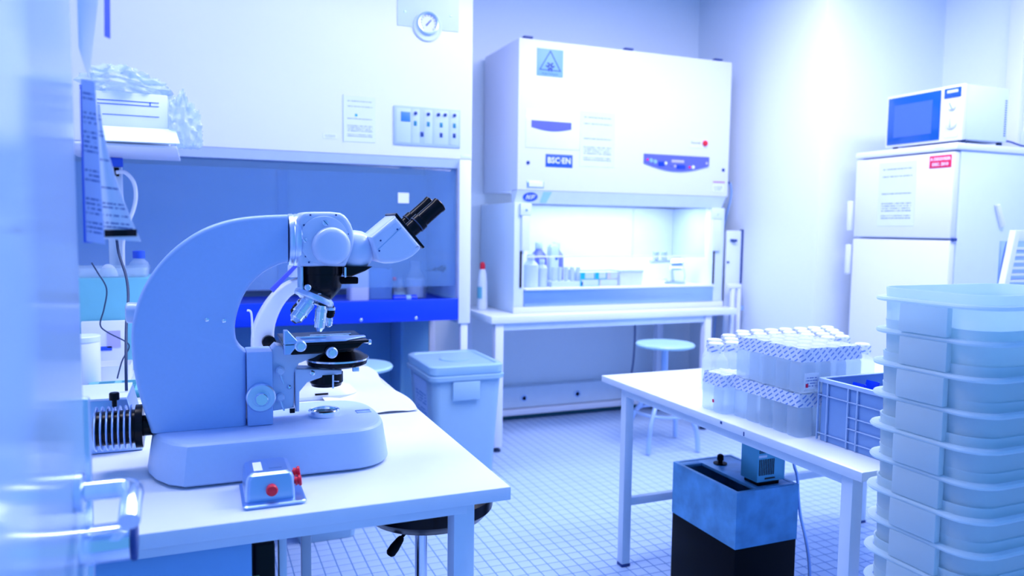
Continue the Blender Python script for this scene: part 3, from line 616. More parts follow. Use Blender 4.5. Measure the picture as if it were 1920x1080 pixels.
# ================================================================== fume hood
HY = 3.90
fh = thing('fume_hood', 'large white fume hood with gauge and switch panel on the left', 'fume hood', (.1, HY, 0))
box('upper_housing', -1.5, 1.378, HY, 4.60, 1.646, 2.80, ENAMEL, fh, bev=.006)
prism('lower_lip', [(HY+.004, 1.645), (HY+.09, 1.645), (HY+.09, 1.600), (HY+.035, 1.600)], -1.5, 1.330, FRAME, fh, bev=.002, axis='x')
box('side_post', 1.308, 1.376, HY+.002, HY+.06, .755, 1.645, ENAMEL, fh, bev=.004)
box('side_wall', 1.3085, 1.366, HY+.0605, 4.60, .755, 1.645, HOODIN, fh, bev=.002)
box('left_post', -1.5, -1.43, HY+.002, 4.60, .755, 1.645, ENAMEL, fh, bev=.004)
box('back_panel', -1.43, 1.308, 4.53, 4.60, .905, 1.599, HOODIN, fh, bev=.002)
box('baffle', .42, .48, 4.515, 4.529, .91, 1.59, mat('hood_baffle', (.28, .52, .88), .3), fh, bev=.002)
tray = thing_ = box('tray_front', -1.43, 1.3075, HY+.004, HY+.03, .776, .893, BLUE, fh, bev=.004)
box('tray_floor', -1.43, 1.3075, HY+.0305, 4.529, .80, .872, BLUE, fh, bev=.003)
boxes('rear_ledge', [(1.285, 1.3075, HY+.04, 4.50, .8725, .886)], STEEL, fh, bev=.002)
for x in (-.9, -.3, .25, .774, 1.068): revolve('tray_bolt', (x, HY+.0038, .794), (0, -1, 0), [(0, .009), (.004, .008), (.006, .004), (.006, 0)], CHROME, tray, 16)
box('sash_glass', -1.42, 1.300, HY+.045, HY+.051, .96, 1.60, GLASS, fh, bev=.001)
for x in (1.325, -1.48): box('leg', x, x+.040, HY+.012, HY+.05, .002, .7545, ENAMEL, fh, bev=.003); box('leg', x, x+.040, 4.53, 4.57, .002, .7545, ENAMEL, fh, bev=.003)
box('under_panel', -1.43, 1.30, 4.45, 4.47, .05, .775, mat('under_hood_panel', (.16, .42, .72), .5), fh, bev=.003)
box('under_side', 1.06, 1.08, HY+.3, 4.449, .05, .775, mat('under_hood_panel', (.16, .42, .72), .5), fh, bev=.003)
gp = box('gauge_plate', .965, 1.296, HY-.004, HY-.0005, 2.312, 2.62, ENAMEL2, fh, bev=.001)
ga = revolve('pressure_gauge', (1.124, HY-.0045, 2.335), (0, -1, 0), [(0, .058), (.022, .058), (.026, .054), (.024, .047), (.012, .046), (.012, 0)], SATIN, fh, 40)
revolve('gauge_face', (1.124, HY-.0170, 2.335), (0, -1, 0), [(0, .0455), (.001, .0455), (.001, 0)], ENAMEL, ga, 36)
prism('needle', [(1.110, 2.325), (1.116, 2.320), (1.142, 2.352), (1.138, 2.355)], HY-.0205, HY-.0190, NAVY, ga)
bm = bmesh.new()
for k in range(13):
    a = math.radians(225-k*22.5); c, s = math.cos(a), math.sin(a)
    for r in (.036, .039, .042): add_box(bm, 1.124+c*r-.0014, 1.124+c*r+.0014, HY-.0192, HY-.0182, 2.335+s*r-.0014, 2.335+s*r+.0014)
gt = bm_obj('gauge_marks', bm, NAVY, ga); gt['kind'] = 'stuff'
revolve('gauge_collar', (1.124, HY-.0042, 2.322), (0, -1, 0), [(0, .075), (.006, .075), (.008, .070), (.006, .066)], FRAME, fh, 40)
for x, z in ((1.005, 2.385), (1.252, 2.392)): revolve('plate_screw', (x, HY-.0042, z), (0, -1, 0), [(0, .007), (.003, .005), (.003, 0)], STEEL, gp, 12)
cpn = box('switch_panel', .946, 1.307, HY-.008, HY-.0005, 1.706, 1.906, mat('panel_grey', (.40, .54, .88), .4), fh, bev=.002)
for x0, x1 in ((.958, 1.035), (1.040, 1.082), (1.106, 1.150), (1.160, 1.238), (1.248, 1.298)): box('module', x0, x1, HY-.0095, HY-.0082, 1.718, 1.894, mat('module_grey', (.48, .62, .92), .4), cpn, bev=.001)
box('blank_square', .982, 1.032, HY-.0115, HY-.0097, 1.826, 1.876, mat('dim_blue', (.05, .22, .62), .4), cpn, bev=.001)
for x, z in ((1.060, 1.872), (1.129, 1.872), (1.184, 1.873), (1.221, 1.874), (1.273, 1.875)): revolve('push_button', (x, HY-.0097, z), (0, -1, 0), [(0, .009), (.010, .008), (.012, .005), (.012, 0)], NAVY, cpn, 16)
for x, z in ((1.059, 1.820), (1.129, 1.820), (1.200, 1.820), (1.273, 1.821), (1.095, 1.766), (1.200, 1.767), (1.273, 1.768)): box('rocker_switch', x-.008, x+.008, HY-.013, HY-.0097, z-.012, z+.012, TEALD if z > 1.8 else NAVY, cpn, bev=.002)
hx = thing_ = sheet('inspection_form', lambda u, v: (.692+.158*u, HY-.002, 1.708+.228*v), 2, 2, FORM, fh, .001)
revolve('form_stamp', (.752, HY-.003, 1.842), (0, -1, 0), [(0, .007), (.0008, .007), (.0008, 0)], CYAN, hx, 14)
box('form_holder_edge', .688, .6915, HY-.006, HY-.0005, 1.703, 1.942, FRAME, fh, bev=.001)
sheet('warning_label', lambda u, v: (.585+.071*u, HY-.0015, 1.717+.026*v), 1, 1, LABEL, fh, .001)
box('corner_mark', 1.315, 1.372, HY-.002, HY-.0004, 1.655, 1.672, FRAME, fh, bev=.0005)
sheet('sash_sticker', lambda u, v: (.980+.060*u, HY+.0440, 1.405+.055*v), 1, 1, ENAMEL, fh, .0008)
# things on the hood tray
TF = .8725
jr = thing('white_jar', 'white plastic jar on the blue fume hood tray', 'jar', (.82, 4.2, TF)); loft('body', [rr(.815, 4.2, .055, .055, .02, TF), rr(.815, 4.2, .057, .057, .022, TF+.17), rr(.815, 4.2, .045, .045, .02, TF+.19)], ENAMEL, jr); revolve('lid', (.815, 4.2, TF+.1905), (0, 0, 1), [(0, .045), (.025, .045), (.027, .042), (.027, 0)], ENAMEL2, jr, 24)
bk = thing('glass_tank', 'blue-tinted square glass tank on the fume hood tray', 'tank', (.94, 4.25, TF)); loft('walls', [rr(.945, 4.26, .066, .06, .008, TF), rr(.945, 4.26, .068, .062, .008, TF+.17), rr(.945, 4.26, .064, .058, .008, TF+.17), rr(.945, 4.26, .062, .056, .008, TF+.006)], mat('tinted_glass', (.25, .5, .95), .08, clear=.45), bk)
bk2 = thing('small_flask', 'small glass flask with red stopper on the hood tray', 'flask', (1.05, 4.2, TF)); revolve('body', (1.055, 4.2, TF), (0, 0, 1), [(0, .035), (.005, .038), (.03, .036), (.075, .016), (.115, .014), (.118, .017)], LABGLASS, bk2, 28); revolve('contents', (1.055, 4.2, TF+.004), (0, 0, 1), [(0, .032), (.003, .034), (.03, .0325), (.03, 0)], mat('pale_broth', (.35, .6, .7), .3), bk2, 24); revolve('red_stopper', (1.015, 4.165, TF+.105), (0, 0, 1), [(0, .008), (.006, .012), (.014, .012), (.020, .006), (.020, 0)], RED, bk2, 16); cyl('stopper_stem', (1.015, 4.165, TF), (1.015, 4.165, TF+.105), .003, LABGLASS, bk2, 8)
fl = thing('large_flask', 'large clear glass bottle at the right of the hood tray', 'bottle', (1.15, 4.22, TF)); revolve('body', (1.15, 4.22, TF), (0, 0, 1), [(0, .06), (.006, .066), (.11, .066), (.15, .035), (.17, .028), (.20, .028), (.205, .033), (.210, .033)], LABGLASS, fl, 32); revolve('liner', (1.15, 4.22, TF+.006), (0, 0, 1), [(0, .045), (.10, .05), (.105, .046)], ENAMEL2, fl, 24)
sv = thing('clamp_tool', 'black pointed clamp sticking out at the hood side wall', 'clamp', (1.22, 4.15, 1.02)); revolve('spike', (1.295, 4.15, 1.045), (-1, 0, -.12), [(0, .022), (.004, .020), (.035, .009), (.045, .013), (.055, .008), (.10, .001)], BLACKM, sv, 16); cyl('mount', (1.294, 4.15, 1.045), (1.3080, 4.15, 1.045), .010, BLACKM, sv, 12)
bl = thing('blue_packet', 'deep blue tube packet with pale band on the tray front', 'packet', (1.06, 3.99, TF)); cyl('roll', (.965, 3.99, TF+.020), (1.095, 3.99, TF+.020), .0195, BLUE, bl, 20, .003); cyl('band', (1.035, 3.99, TF+.020), (1.060, 3.99, TF+.020), .0198, SIGN, bl, 20)

# ================================================================== bench and biological safety cabinet
BZ = .785
bn_ = thing('steel_bench', 'white bench on slim legs carrying the safety cabinet', 'bench', (2.3, 4.2, 0))
box('bench_top', 1.505, 3.20, 3.91, 4.59, BZ-.042, BZ, TOP, bn_, bev=.004)
for (x, y) in ((1.535, 3.925), (2.965, 3.925), (1.535, 4.46), (2.965, 4.46)):
    l = box('leg', x, x+.05, y, y+.05, .03, BZ-.0425, ENAMEL, bn_, bev=.003); revolve('foot', (x+.025, y+.025, .0015), (0, 0, 1), [(0, .022), (.012, .022), (.014, .012), (.029, .012), (.029, 0)], RUBBER, l, 16)
for x in (1.545, 2.975): box('side_stretcher', x, x+.03, 3.9755, 4.4595, .16, .195, ENAMEL, bn_, bev=.003)
box('front_rail', 1.5855, 2.9645, 3.935, 3.96, BZ-.085, BZ-.0425, FRAME, bn_, bev=.002)

CY = 4.03
bs = thing('safety_cabinet', 'white biological safety cabinet with brightly lit work chamber', 'safety cabinet', (2.44, CY, BZ))
X0, X1 = 1.700, 3.190
box('upper_housing', X0, X1, CY, 4.59, 1.500, 2.360, ENAMEL, bs, bev=.008)
prism('visor', [(CY+.004, 1.4995), (CY+.09, 1.4995), (CY+.09, 1.428), (CY+.045, 1.428)], X0+.002, X1-.012, EDGE, bs, bev=.002, axis='x')
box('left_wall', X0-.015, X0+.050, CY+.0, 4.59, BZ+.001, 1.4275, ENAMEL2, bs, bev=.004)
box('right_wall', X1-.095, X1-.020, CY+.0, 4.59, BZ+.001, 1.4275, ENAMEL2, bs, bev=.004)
WHITEIN = mat('chamber_white', (.80, .87, .98), .5)
box('chamber_back', X0+.051, X1-.096, 4.50, 4.589, BZ+.001, 1.4275, WHITEIN, bs, bev=.001)
box('chamber_floor', X0+.051, X1-.096, CY+.022, 4.499, BZ+.001, .925, WHITEIN, bs, bev=.002)
box('front_grille', X0+.051, X1-.096, CY-.004, CY+.0215, .822, .918, STEEL, bs, bev=.003)
box('front_sill', X0+.052, X1-.097, CY-.02, CY+.05, .9185, .9300, ENAMEL, bs, bev=.003)
box('base_front', X0-.02, X1-.02, CY-.012, CY-.0045, BZ+.001, .8215, ENAMEL, bs, bev=.002)
box('back_seam', 2.765, 2.772, 4.494, 4.4995, .93, 1.42, EDGE, bs, bev=.001)
box('sash_window', X0+.10, X1-.125, CY+.060, CY+.066, 1.118, 1.50, mat('cabinet_glass', (.03, .1, .3), .02, clear=.93, spec=.5), bs, bev=.001)
box('sash_edge', X0+.10, X1-.125, CY+.058, CY+.068, 1.108, 1.1175, ENAMEL, bs, bev=.001)
for x0, x1, dx in ((X0+.015, X0+.085, 0), (X1-.135, X1-.050, 0)):
    g = box('sash_bracket', x0, x1, CY-.022, CY-.001, 1.355, 1.425, FRAME, bs, bev=.004); box('guide', x0+.012, x1-.008, CY-.018, CY-.001, 1.150, 1.3545, EDGE, bs, bev=.003)
    revolve('bracket_bolt', ((x0+x1)/2, CY-.0225, 1.385), (0, -1, 0), [(0, .008), (.005, .006), (.005, 0)], CHROME, g, 12)
for x in (X0+.022, X1-.105): box('gasket', x, x+.012, CY-.006, CY-.0005, .935, 1.1495, BLACKM, bs, bev=.001)
# lamp tube of the work chamber, tucked behind the visor
cyl('chamber_tube', (X0+.15, 4.20, 1.462), (X1-.2, 4.20, 1.462), .013, mat('fluorescent_tube', (.9, .95, 1), .4, emit=(.85, .93, 1, 6)), bs, 14)
area('chamber_lamp', (2.42, 4.22, 1.44), 1.15, 7.0, (.86, .86, 1.0), (0, 0, 0), .16)
for x in (1.758, 2.422, 3.082): box('top_clip', x-.028, x+.028, CY-.003, CY+.03, 2.3605, 2.372, NAVY, bs, bev=.002)
# biohazard sign
sg = box('biohazard_sign', 1.812, 1.979, CY-.004, CY-.0005, 2.158, 2.312, SIGN, bs, bev=.0008)
def tri(r0, r1, cx, cz, y0, y1, m, parent):
    P = [(cx+math.cos(math.radians(90+120*k))*r, cz+math.sin(math.radians(90+120*k))*r*.95) for r in (r0, r1) for k in range(3)]
    V = [(x, y, z) for y in (y0, y1) for x, z in P]; F = []
    for k in range(3):
        k2 = (k+1) % 3
        F += [(k, k2, 3+k2, 3+k), (6+k, 6+k2, 9+k2, 9+k), (k, k2, 6+k2, 6+k), (3+k, 3+k2, 9+k2, 9+k)]
    return mesh_obj('triangle_border', V, F, m, parent, False)
tri(.082, .070, 1.8955, 2.228, CY-.0052, CY-.0042, BLUEP, sg)
bm = bmesh.new()
def ring_arc(bm, cx, cz, r0, r1, a0, a1, y0, y1, n=14):
    vs0 = []
    for k in range(n+1):
        a = math.radians(a0+(a1-a0)*k/n); c, s = math.cos(a), math.sin(a)
        vs0.append([bm.verts.new((cx+c*r, y, cz+s*r)) for r in (r0, r1) for y in (y0, y1)])
    for a, b in zip(vs0, vs0[1:]):
        for i, j in ((0, 1), (1, 3), (3, 2), (2, 0)): bm.faces.new((a[i], a[j], b[j], b[i]))
for k in range(3):
    a = 30+120*k; cx = 1.8955+.018*math.cos(math.radians(a)); cz = 2.212+.018*math.sin(math.radians(a))
    ring_arc(bm, cx, cz, .0065, .0140, a+40, a+320, CY-.0056, CY-.0042)
ring_arc(bm, 1.8955, 2.212, .0145, .0162, 0, 360, CY-.0054, CY-.0042, 24)
bm_obj('biohazard_symbol', bm, NAVY, sg)
text('sign_caption', 'Risque biologique', .0145, (1.8955, CY-.0042, 2.172), BLUEP, sg, thick=.0003)
# pouches and labels
box('document_pouch', 1.748, 2.098, CY-.003, CY-.0005, 1.745, 1.965, mat('pouch_film', (.76, .84, .98), .15), bs, bev=.0008)
def bowbar(name, x0, x1, zt, zb, sag, y0, y1, m, parent):
    n = 16; P = [(x0, zt), (x1, zt)]+[(x1-(x1-x0)*k/n, zb-sag*math.sin(PI*k/n)) for k in range(n+1)]
    return prism(name, P, y0, y1, m, parent)
bowbar('pouch_picture', 1.782, 2.040, 1.902, 1.862, .018, CY-.0050, CY-.0032, VIOLET, bs)
sheet('notice', lambda u, v: (2.100+.235*u, CY-.0015, 1.652+.325*v), 2, 2, FORM, bs, .001)
lb = box('name_label', 1.877, 2.052, CY-.003, CY-.0005, 1.640, 1.714, BLUEP, bs, bev=.0006)
text('lettering', 'BSC·EN', .047, (1.9645, CY-.0033, 1.677), ENAMEL, lb, thick=.0004, bold=.0012)
bowbar('control_panel', 2.543, 3.028, 1.748, 1.690, .042, CY-.008, CY-.0005, VIOLET, bs)
pc = bs.children[-1]
for x, z, r, mm in ((2.566, 1.712, .008, RED), (2.592, 1.708, .014, SIGN), (2.622, 1.702, .014, SIGN), (2.700, 1.696, .010, ENAMEL), (2.745, 1.682, .008, VIOLET), (2.768, 1.680, .009, LAV), (2.878, 1.678, .009, RED), (2.905, 1.680, .012, ENAMEL), (3.008, 1.708, .009, LAV)):
    revolve('key', (x, CY-.0082, z), (0, -1, 0), [(0, r), (.003, r*.9), (.0035, 0)], mm, pc, 16)
box('display', 2.645, 2.690, CY-.0095, CY-.0082, 1.675, 1.705, BLUE, pc, bev=.0005); box('display', 2.780, 2.845, CY-.0095, CY-.0082, 1.664, 1.690, BLUE, pc, bev=.0005)
box('caption_strip', 2.742, 2.836, CY-.0092, CY-.0082, 1.702, 1.720, LAV, pc, bev=.0004)
pl_ = sheet('button_plate', lambda u, v: (2.88+.14*u, CY-.0015, 1.802+.065*v), 1, 1, ENAMEL, bs, .001)
text('lettering', 'Sécurité', .022, (2.925, CY-.0022, 1.834), BLUEP, pl_, thick=.0003)
revolve('red_button', (2.993, CY-.0022, 1.834), (0, -1, 0), [(0, .018), (.010, .018), (.016, .013), (.017, 0)], RED, pl_, 22)
for x, z in ((1.766, 1.658), (3.145, 1.672)): revolve('bolt_hole', (x, CY-.0005, z), (0, -1, 0), [(0, .011), (.004, .010), (.004, 0)], NAVY, bs, 16)
np_ = box('rating_plate', 1.760, 1.868, CY-.004, CY-.0005, 1.516, 1.556, STEEL, bs, bev=.001); box('rating_field', 1.772, 1.862, CY-.005, CY-.0042, 1.521, 1.551, ENAMEL, np_, bev=.0004)
sheet('service_sticker', lambda u, v: (3.062+.090*u, CY-.0015, 1.530+.05*v), 1, 1, LABEL, bs, .001); box('orange_strip', 3.068, 3.160, CY-.002, CY-.0005, 1.590, 1.597, mat('brown_red', (.45, .12, .25), .5), bs, bev=0)
# oval approval badge on the visor (visor face slopes back)
vn = Vector((0, -.0715, -.041)).normalized(); vu = Vector((0, -.041, .0715)).normalized()
def visor_pt(x, t, off): 
    p = Vector((x, CY+.004+.041*(1-t), 1.428+.0715*t)); return p+vn*off
def visor_poly(name, outline, o0, o1, m, parent):
    V = [visor_pt(x, t, o) for o in (o0, o1) for x, t in outline]; n = len(outline)
    F = [tuple(range(n)), tuple(range(n, 2*n))]+[(k, (k+1) % n, n+(k+1) % n, n+k) for k in range(n)]
    return mesh_obj(name, V, F, m, parent, False)
ov = visor_poly('oval_badge', [(1.793+.047*math.cos(2*PI*k/32), .50+.36*math.sin(2*PI*k/32)) for k in range(32)], .0005, .0025, BLUEP, bs)
def stroke(L): 
    for pts in L: visor_poly('badge_letter', pts, .0027, .0035, ENAMEL, ov)
stroke([[(1.766, .32), (1.773, .32), (1.776, .68), (1.769, .68)], [(1.769, .68), (1.777, .68), (1.791, .32), (1.783, .32)], [(1.784, .32), (1.791, .32), (1.794, .68), (1.787, .68)],
        [(1.798, .32), (1.805, .32), (1.808, .68), (1.801, .68)], [(1.804, .68), (1.804, .58), (1.824, .58), (1.824, .68)], [(1.804, .52), (1.804, .43), (1.819, .43), (1.819, .52)]])
visor_poly('teal_sticker', [(1.862, .06), (1.905, .06), (1.925, .94), (1.870, .94)], .0005, .0012, mat('pale_teal', (.35, .66, .85), .5), bs)
# sash hose and cables at the right side
cq = tube('cabinet_cable', [(3.192, 4.1, 1.60), (3.23, 4.1, 1.60), (3.262, 4.1, 1.585), (3.285, 4.12, 1.50), (3.300, 4.2, 1.30), (3.305, 4.25, .9), (3.305, 4.3, .02)], .007, STEEL, None, 8); tag(cq, 'grey cable dropping down beside the safety cabinet', 'cable')
cs = thing('cable_clip', 'dark plug on the right side of the safety cabinet', 'plug', (3.2, 4.1, 1.6)); revolve('plug', (3.191, 4.1, 1.60), (1, 0, -.05), [(0, .016), (.03, .016), (.05, .011), (.062, .008), (.062, 0)], NAVY, cs, 14)

WARE = mat('chamber_ware', (0.42, 0.55, 0.86), 0.35)
# things inside the chamber
CF = .9302
FLR = .9255
def carton(name, x0, x1, y0, y1, z0, z1, m, label, cat, group=None):
    t = thing(name, label, cat, ((x0+x1)/2, (y0+y1)/2, z0), group); box('body', x0, x1, y0, y1, z0, z1, m, t, bev=.003); return t
def bottle_round(name, x, y, z, r, h, m, mc, label, group=None):
    t = thing(name, label, 'bottle', (x, y, z), group); revolve('body', (x, y, z), (0, 0, 1), [(0, r*.92), (.004, r), (h*.68, r), (h*.80, r*.5), (h*.84, r*.42), (h*.84, 0)], m, t, 24); revolve('cap', (x, y, z+h*.842), (0, 0, 1), [(0, r*.5), (h*.13, r*.5), (h*.15, r*.44), (h*.15, 0)], mc, t, 20); return t
bottle_round('reagent_bottle', 1.850, 4.16, FLR, .048, .20, WARE, WARE, 'leftmost tall white bottle inside the safety cabinet')
bottle_round('reagent_bottle', 1.930, 4.17, FLR, .034, .17, WARE, WARE, 'slim white bottle second from left inside the safety cabinet')
bottle_round('blue_bottle', 1.985, 4.34, FLR, .050, .27, VIOLET, WARE, 'violet bottle behind the tube box at left of the cabinet chamber')
bottle_round('blue_bottle', 2.115, 4.36, FLR, .050, .27, VIOLET, WARE, 'violet bottle next to the taped dispenser in the cabinet chamber')
tbx = thing('tube_box', 'white tube rack with a row of tubes in the chamber', 'rack', (2.08, 4.18, FLR)); box('block', 1.975, 2.190, 4.12, 4.24, FLR, FLR+.035, WARE, tbx, bev=.004)
for k in range(5): revolve('tube', (2.0+k*.042, 4.15, FLR+.0352), (0, 0, 1), [(0, .012), (.07, .014), (.085, .014), (.085, 0)], WARE, tbx, 16)
dp = thing('dispenser', 'white pipette dispenser with dark dot behind the tube rack', 'dispenser', (2.06, 4.30, FLR)); loft('body', [rr(2.055, 4.28, .03, .03, .01, FLR), rr(2.055, 4.28, .03, .03, .012, FLR+.24), rr(2.055, 4.28, .018, .018, .01, FLR+.26)], WARE, dp); revolve('dot', (2.066, 4.2495, FLR+.17), (0, -1, 0), [(0, .010), (.003, .009), (.003, 0)], BLUEP, dp, 14)
rb = thing('round_box', 'low white round-lidded box behind the patterned cartons', 'box', (2.33, 4.33, FLR)); loft('body', [rr(2.34, 4.35, .15, .06, .05, FLR), rr(2.34, 4.35, .15, .06, .05, FLR+.095), rr(2.34, 4.35, .12, .045, .04, FLR+.112)], WARE, rb)
def pcarton(x0, x1, z0, z1, lab, c1, split):
    t = carton('tip_carton', x0, x1, 4.12, 4.22, z0, z1, WARE, lab, 'carton', 'patterned tip cartons in the cabinet')
    if split: box('colour_patch', x0+.002, x0+(x1-x0)*.34, 4.1185, 4.1198, z0+.003, z1-.003, c1, t, bev=0)
    else: box('colour_edge', x0+.002, x0+.010, 4.1185, 4.1198, z0+.002, z1-.002, c1, t, bev=0)
    boxes('colour_outline', [(x0+.001, x1-.001, 4.1187, 4.1198, z0+.001, z0+.004), (x1-.004, x1-.001, 4.1187, 4.1198, z0+.001, z1-.001)], c1, t); return t
pcarton(2.165, 2.300, FLR, FLR+.044, 'lower left patterned tip carton in the cabinet', CYAN, False); pcarton(2.302, 2.435, FLR, FLR+.044, 'lower right patterned tip carton in the cabinet', LAV, False)
pcarton(2.165, 2.268, FLR+.0445, FLR+.090, 'upper left tip carton with cyan patch', CYAN, True); pcarton(2.270, 2.352, FLR+.0445, FLR+.090, 'upper middle tip carton with bright cyan patch', CYAN, True); pcarton(2.354, 2.435, FLR+.0445, FLR+.090, 'upper right tip carton with lavender patch', LAV, True)
wbx = thing('clear_box', 'milky plastic box right of the patterned cartons', 'box', (2.55, 4.18, FLR)); loft('body', [rr(2.54, 4.20, .085, .07, .015, FLR), rr(2.54, 4.20, .09, .075, .018, FLR+.085)], mat('milky', (.7, .82, .95), .3, transl=.3), wbx); loft('lid', [rr(2.54, 4.20, .093, .078, .018, FLR+.0855), rr(2.54, 4.20, .092, .077, .018, FLR+.100), rr(2.54, 4.20, .080, .066, .018, FLR+.104)], WARE, wbx)
dv = thing('bench_magnifier', 'chrome drum-headed magnifier lamp at right inside the cabinet', 'lamp', (2.93, 4.2, FLR))
revolve('base', (2.930, 4.22, FLR), (0, 0, 1), [(0, .07), (.006, .072), (.014, .06), (.018, .02), (.018, 0)], mat('dull_grey', (.3, .42, .75), .35, metal=.8), dv, 32)
cyl('post', (2.915, 4.22, FLR+.018), (2.895, 4.22, FLR+.15), .010, WARE, dv, 14); revolve('drum', (2.940, 4.22, FLR+.130), (.9, -.35, .05), [(-.05, .034), (-.045, .042), (.03, .046), (.036, .040), (.036, 0)], CHROME, dv, 32)
cyl('arm', (2.93, 4.22, FLR+.155), (2.735, 4.22, FLR+.148), .014, WARE, dv, 14)
for x in (2.775, 2.840): cyl('lens_barrel', (x, 4.22, FLR+.160), (x, 4.22, FLR+.215), .020, WARE, dv, 20, .003)
tube('support_wire', [(2.985, 4.20, FLR+.10), (2.995, 4.20, FLR+.05), (2.985, 4.20, FLR+.012)], .003, CHROME, dv, 8); tube('flex', [(2.86, 4.19, FLR+.010), (2.82, 4.17, FLR+.035), (2.77, 4.16, FLR+.012)], .003, STEEL, dv, 8)

# squeeze bottle on the bench
sq = thing('squeeze_bottle', 'slim white squeeze bottle with red cap on the bench', 'bottle', (1.60, 4.30, BZ))
revolve('body', (1.585, 4.28, BZ+.0005), (0, 0, 1), [(0, .028), (.005, .032), (.16, .030), (.22, .024), (.245, .017), (.245, 0)], CAP, sq, 28); revolve('red_cap', (1.585, 4.28, BZ+.2455), (0, 0, 1), [(0, .0165), (.03, .016), (.042, .010), (.045, 0)], RED, sq, 22)
sheet('label', lambda u, v: (1.585+.0335*math.cos(PI*(1.02+.35*u)), 4.28+.0335*math.sin(PI*(1.02+.35*u)), BZ+.07+.07*v), 6, 1, TEALBOX, sq, .0006)

# ================================================================== bin, stools
bi = thing('waste_bin', 'tall translucent lidded waste bin beside the bench leg', 'bin', (1.205, 3.665, 0))
cx, cy = 1.205, 3.665
loft('body', [rr(cx, cy, .145, .19, .035, .002), rr(cx, cy, .148, .195, .035, .02), rr(cx, cy, .178, .222, .04, .52), rr(cx, cy, .180, .224, .04, .565), rr(cx, cy, .176, .220, .04, .565), rr(cx, cy, .145, .187, .035, .03)], BINP, bi)
loft('rim_band', [rr(cx, cy, .184, .228, .045, .535), rr(cx, cy, .194, .238, .045, .540), rr(cx, cy, .196, .240, .045, .560), rr(cx, cy, .184, .228, .045, .563)], BINP, bi)
li = loft('lid', [rr(cx, cy, .186, .230, .045, .5655), rr(cx, cy, .190, .234, .045, .572), rr(cx, cy, .190, .234, .045, .606), rr(cx, cy, .182, .226, .045, .612), rr(cx, cy, .165, .209, .04, .612), rr(cx, cy, .158, .202, .04, .604)], BINP, bi)
revolve('lid_hatch', (cx, cy, .6045), (0, 0, 1), [(0, .075), (.004, .075), (.006, .070), (.004, .060), (.003, .02), (.006, .0)], BINP, li, 32)
sheet('bin_label', lambda u, v: (cx-.178+.0135*(1-v)*1.0-.001, cy+.12-.23*u, .30+.22*v), 1, 2, LABELB, bi, .0008)
box('corner_grip', cx-.08, cx+.06, cy-.236, cy-.2235, .44, .535, BINP, bi, bev=.004)
b2_ = thing('second_bin', 'translucent bin base standing on the floor under the work table', 'bin', (.465, 3.105, 0)); loft('body', [rr(.465, 3.105, .112, .066, .03, .002), rr(.465, 3.105, .115, .069, .03, .02), rr(.465, 3.105, .125, .080, .03, .45), rr(.465, 3.105, .121, .076, .03, .45), rr(.465, 3.105, .108, .062, .03, .01)], BINP, b2_)

def metal_stool(x, y, zs, label, name):
    t = thing(name, label, 'stool', (x, y, 0))
    revolve('seat', (x, y, zs-.028), (0, 0, 1), [(0, .02), (.001, .15), (.006, .168), (.016, .172), (.024, .166), (.027, .13), (.022, .02), (.022, 0)], STOOLSEAT, t, 40)
    cyl('column', (x, y, .36), (x, y, zs-.029), .020, TUBE, t, 18); revolve('hub', (x, y, .30), (0, 0, 1), [(0, .03), (.06, .03), (.065, .022), (.11, .022)], TUBE, t, 20)
    for k in range(4):
        a = math.radians(35+90*k); c, s = math.cos(a), math.sin(a)
        tube('leg', [(x+c*.025, y+s*.025, .345), (x+c*.10, y+s*.10, .29), (x+c*.17, y+s*.17, .20), (x+c*.205, y+s*.205, .12), (x+c*.215, y+s*.215, .014)], .0135, TUBE, t, 10)
    P = [(x+.155*math.cos(2*PI*k/24), y+.155*math.sin(2*PI*k/24), .215) for k in range(25)]
    tube('foot_ring', P, .009, TUBE, t, 8); return t
metal_stool(2.515, 3.70, .625, 'steel stool with pale round seat pulled up to the bench', 'round_stool')
metal_stool(.66, 3.46, .645, 'pale round-seated stool half hidden behind the work table', 'round_stool')
ks = thing('black_stool', 'black cushioned stool with chrome column under the work table corner', 'stool', (.50, 1.78, 0))
revolve('seat', (.520, 1.79, .545), (0, 0, 1), [(0, .05), (.004, .10), (.018, .145), (.040, .165), (.070, .168), (.085, .155), (.092, .10), (.094, 0)], BLACK, ks, 44)
cyl('column', (.505, 1.79, .05), (.505, 1.79, .546), .0155, CHROME, ks, 24); cyl('outer_column', (.505, 1.79, .05), (.505, 1.79, .33), .024, CHROME, ks, 24)
tube('lever_rod', [(.49, 1.77, .548), (.465, 1.76, .538), (.445, 1.755, .522)], .004, BLACKM, ks, 8); revolve('lever_grip', (.447, 1.755, .524), (-.55, -.12, -.62), [(0, .006), (.006, .009), (.030, .0125), (.046, .012), (.052, .007), (.053, 0)], BLACKM, ks, 16)
for k in range(5):
    a = 2*PI*k/5+.4; tube('foot', [(.505, 1.79, .075), (.505+.12*math.cos(a), 1.79+.12*math.sin(a), .06), (.505+.20*math.cos(a), 1.79+.20*math.sin(a), .014)], .013, CHROME, ks, 8)
revolve('foot_hub', (.505, 1.79, .045), (0, 0, 1), [(0, .03), (.05, .035), (.06, .026), (.06, 0)], CHROME, ks, 20)

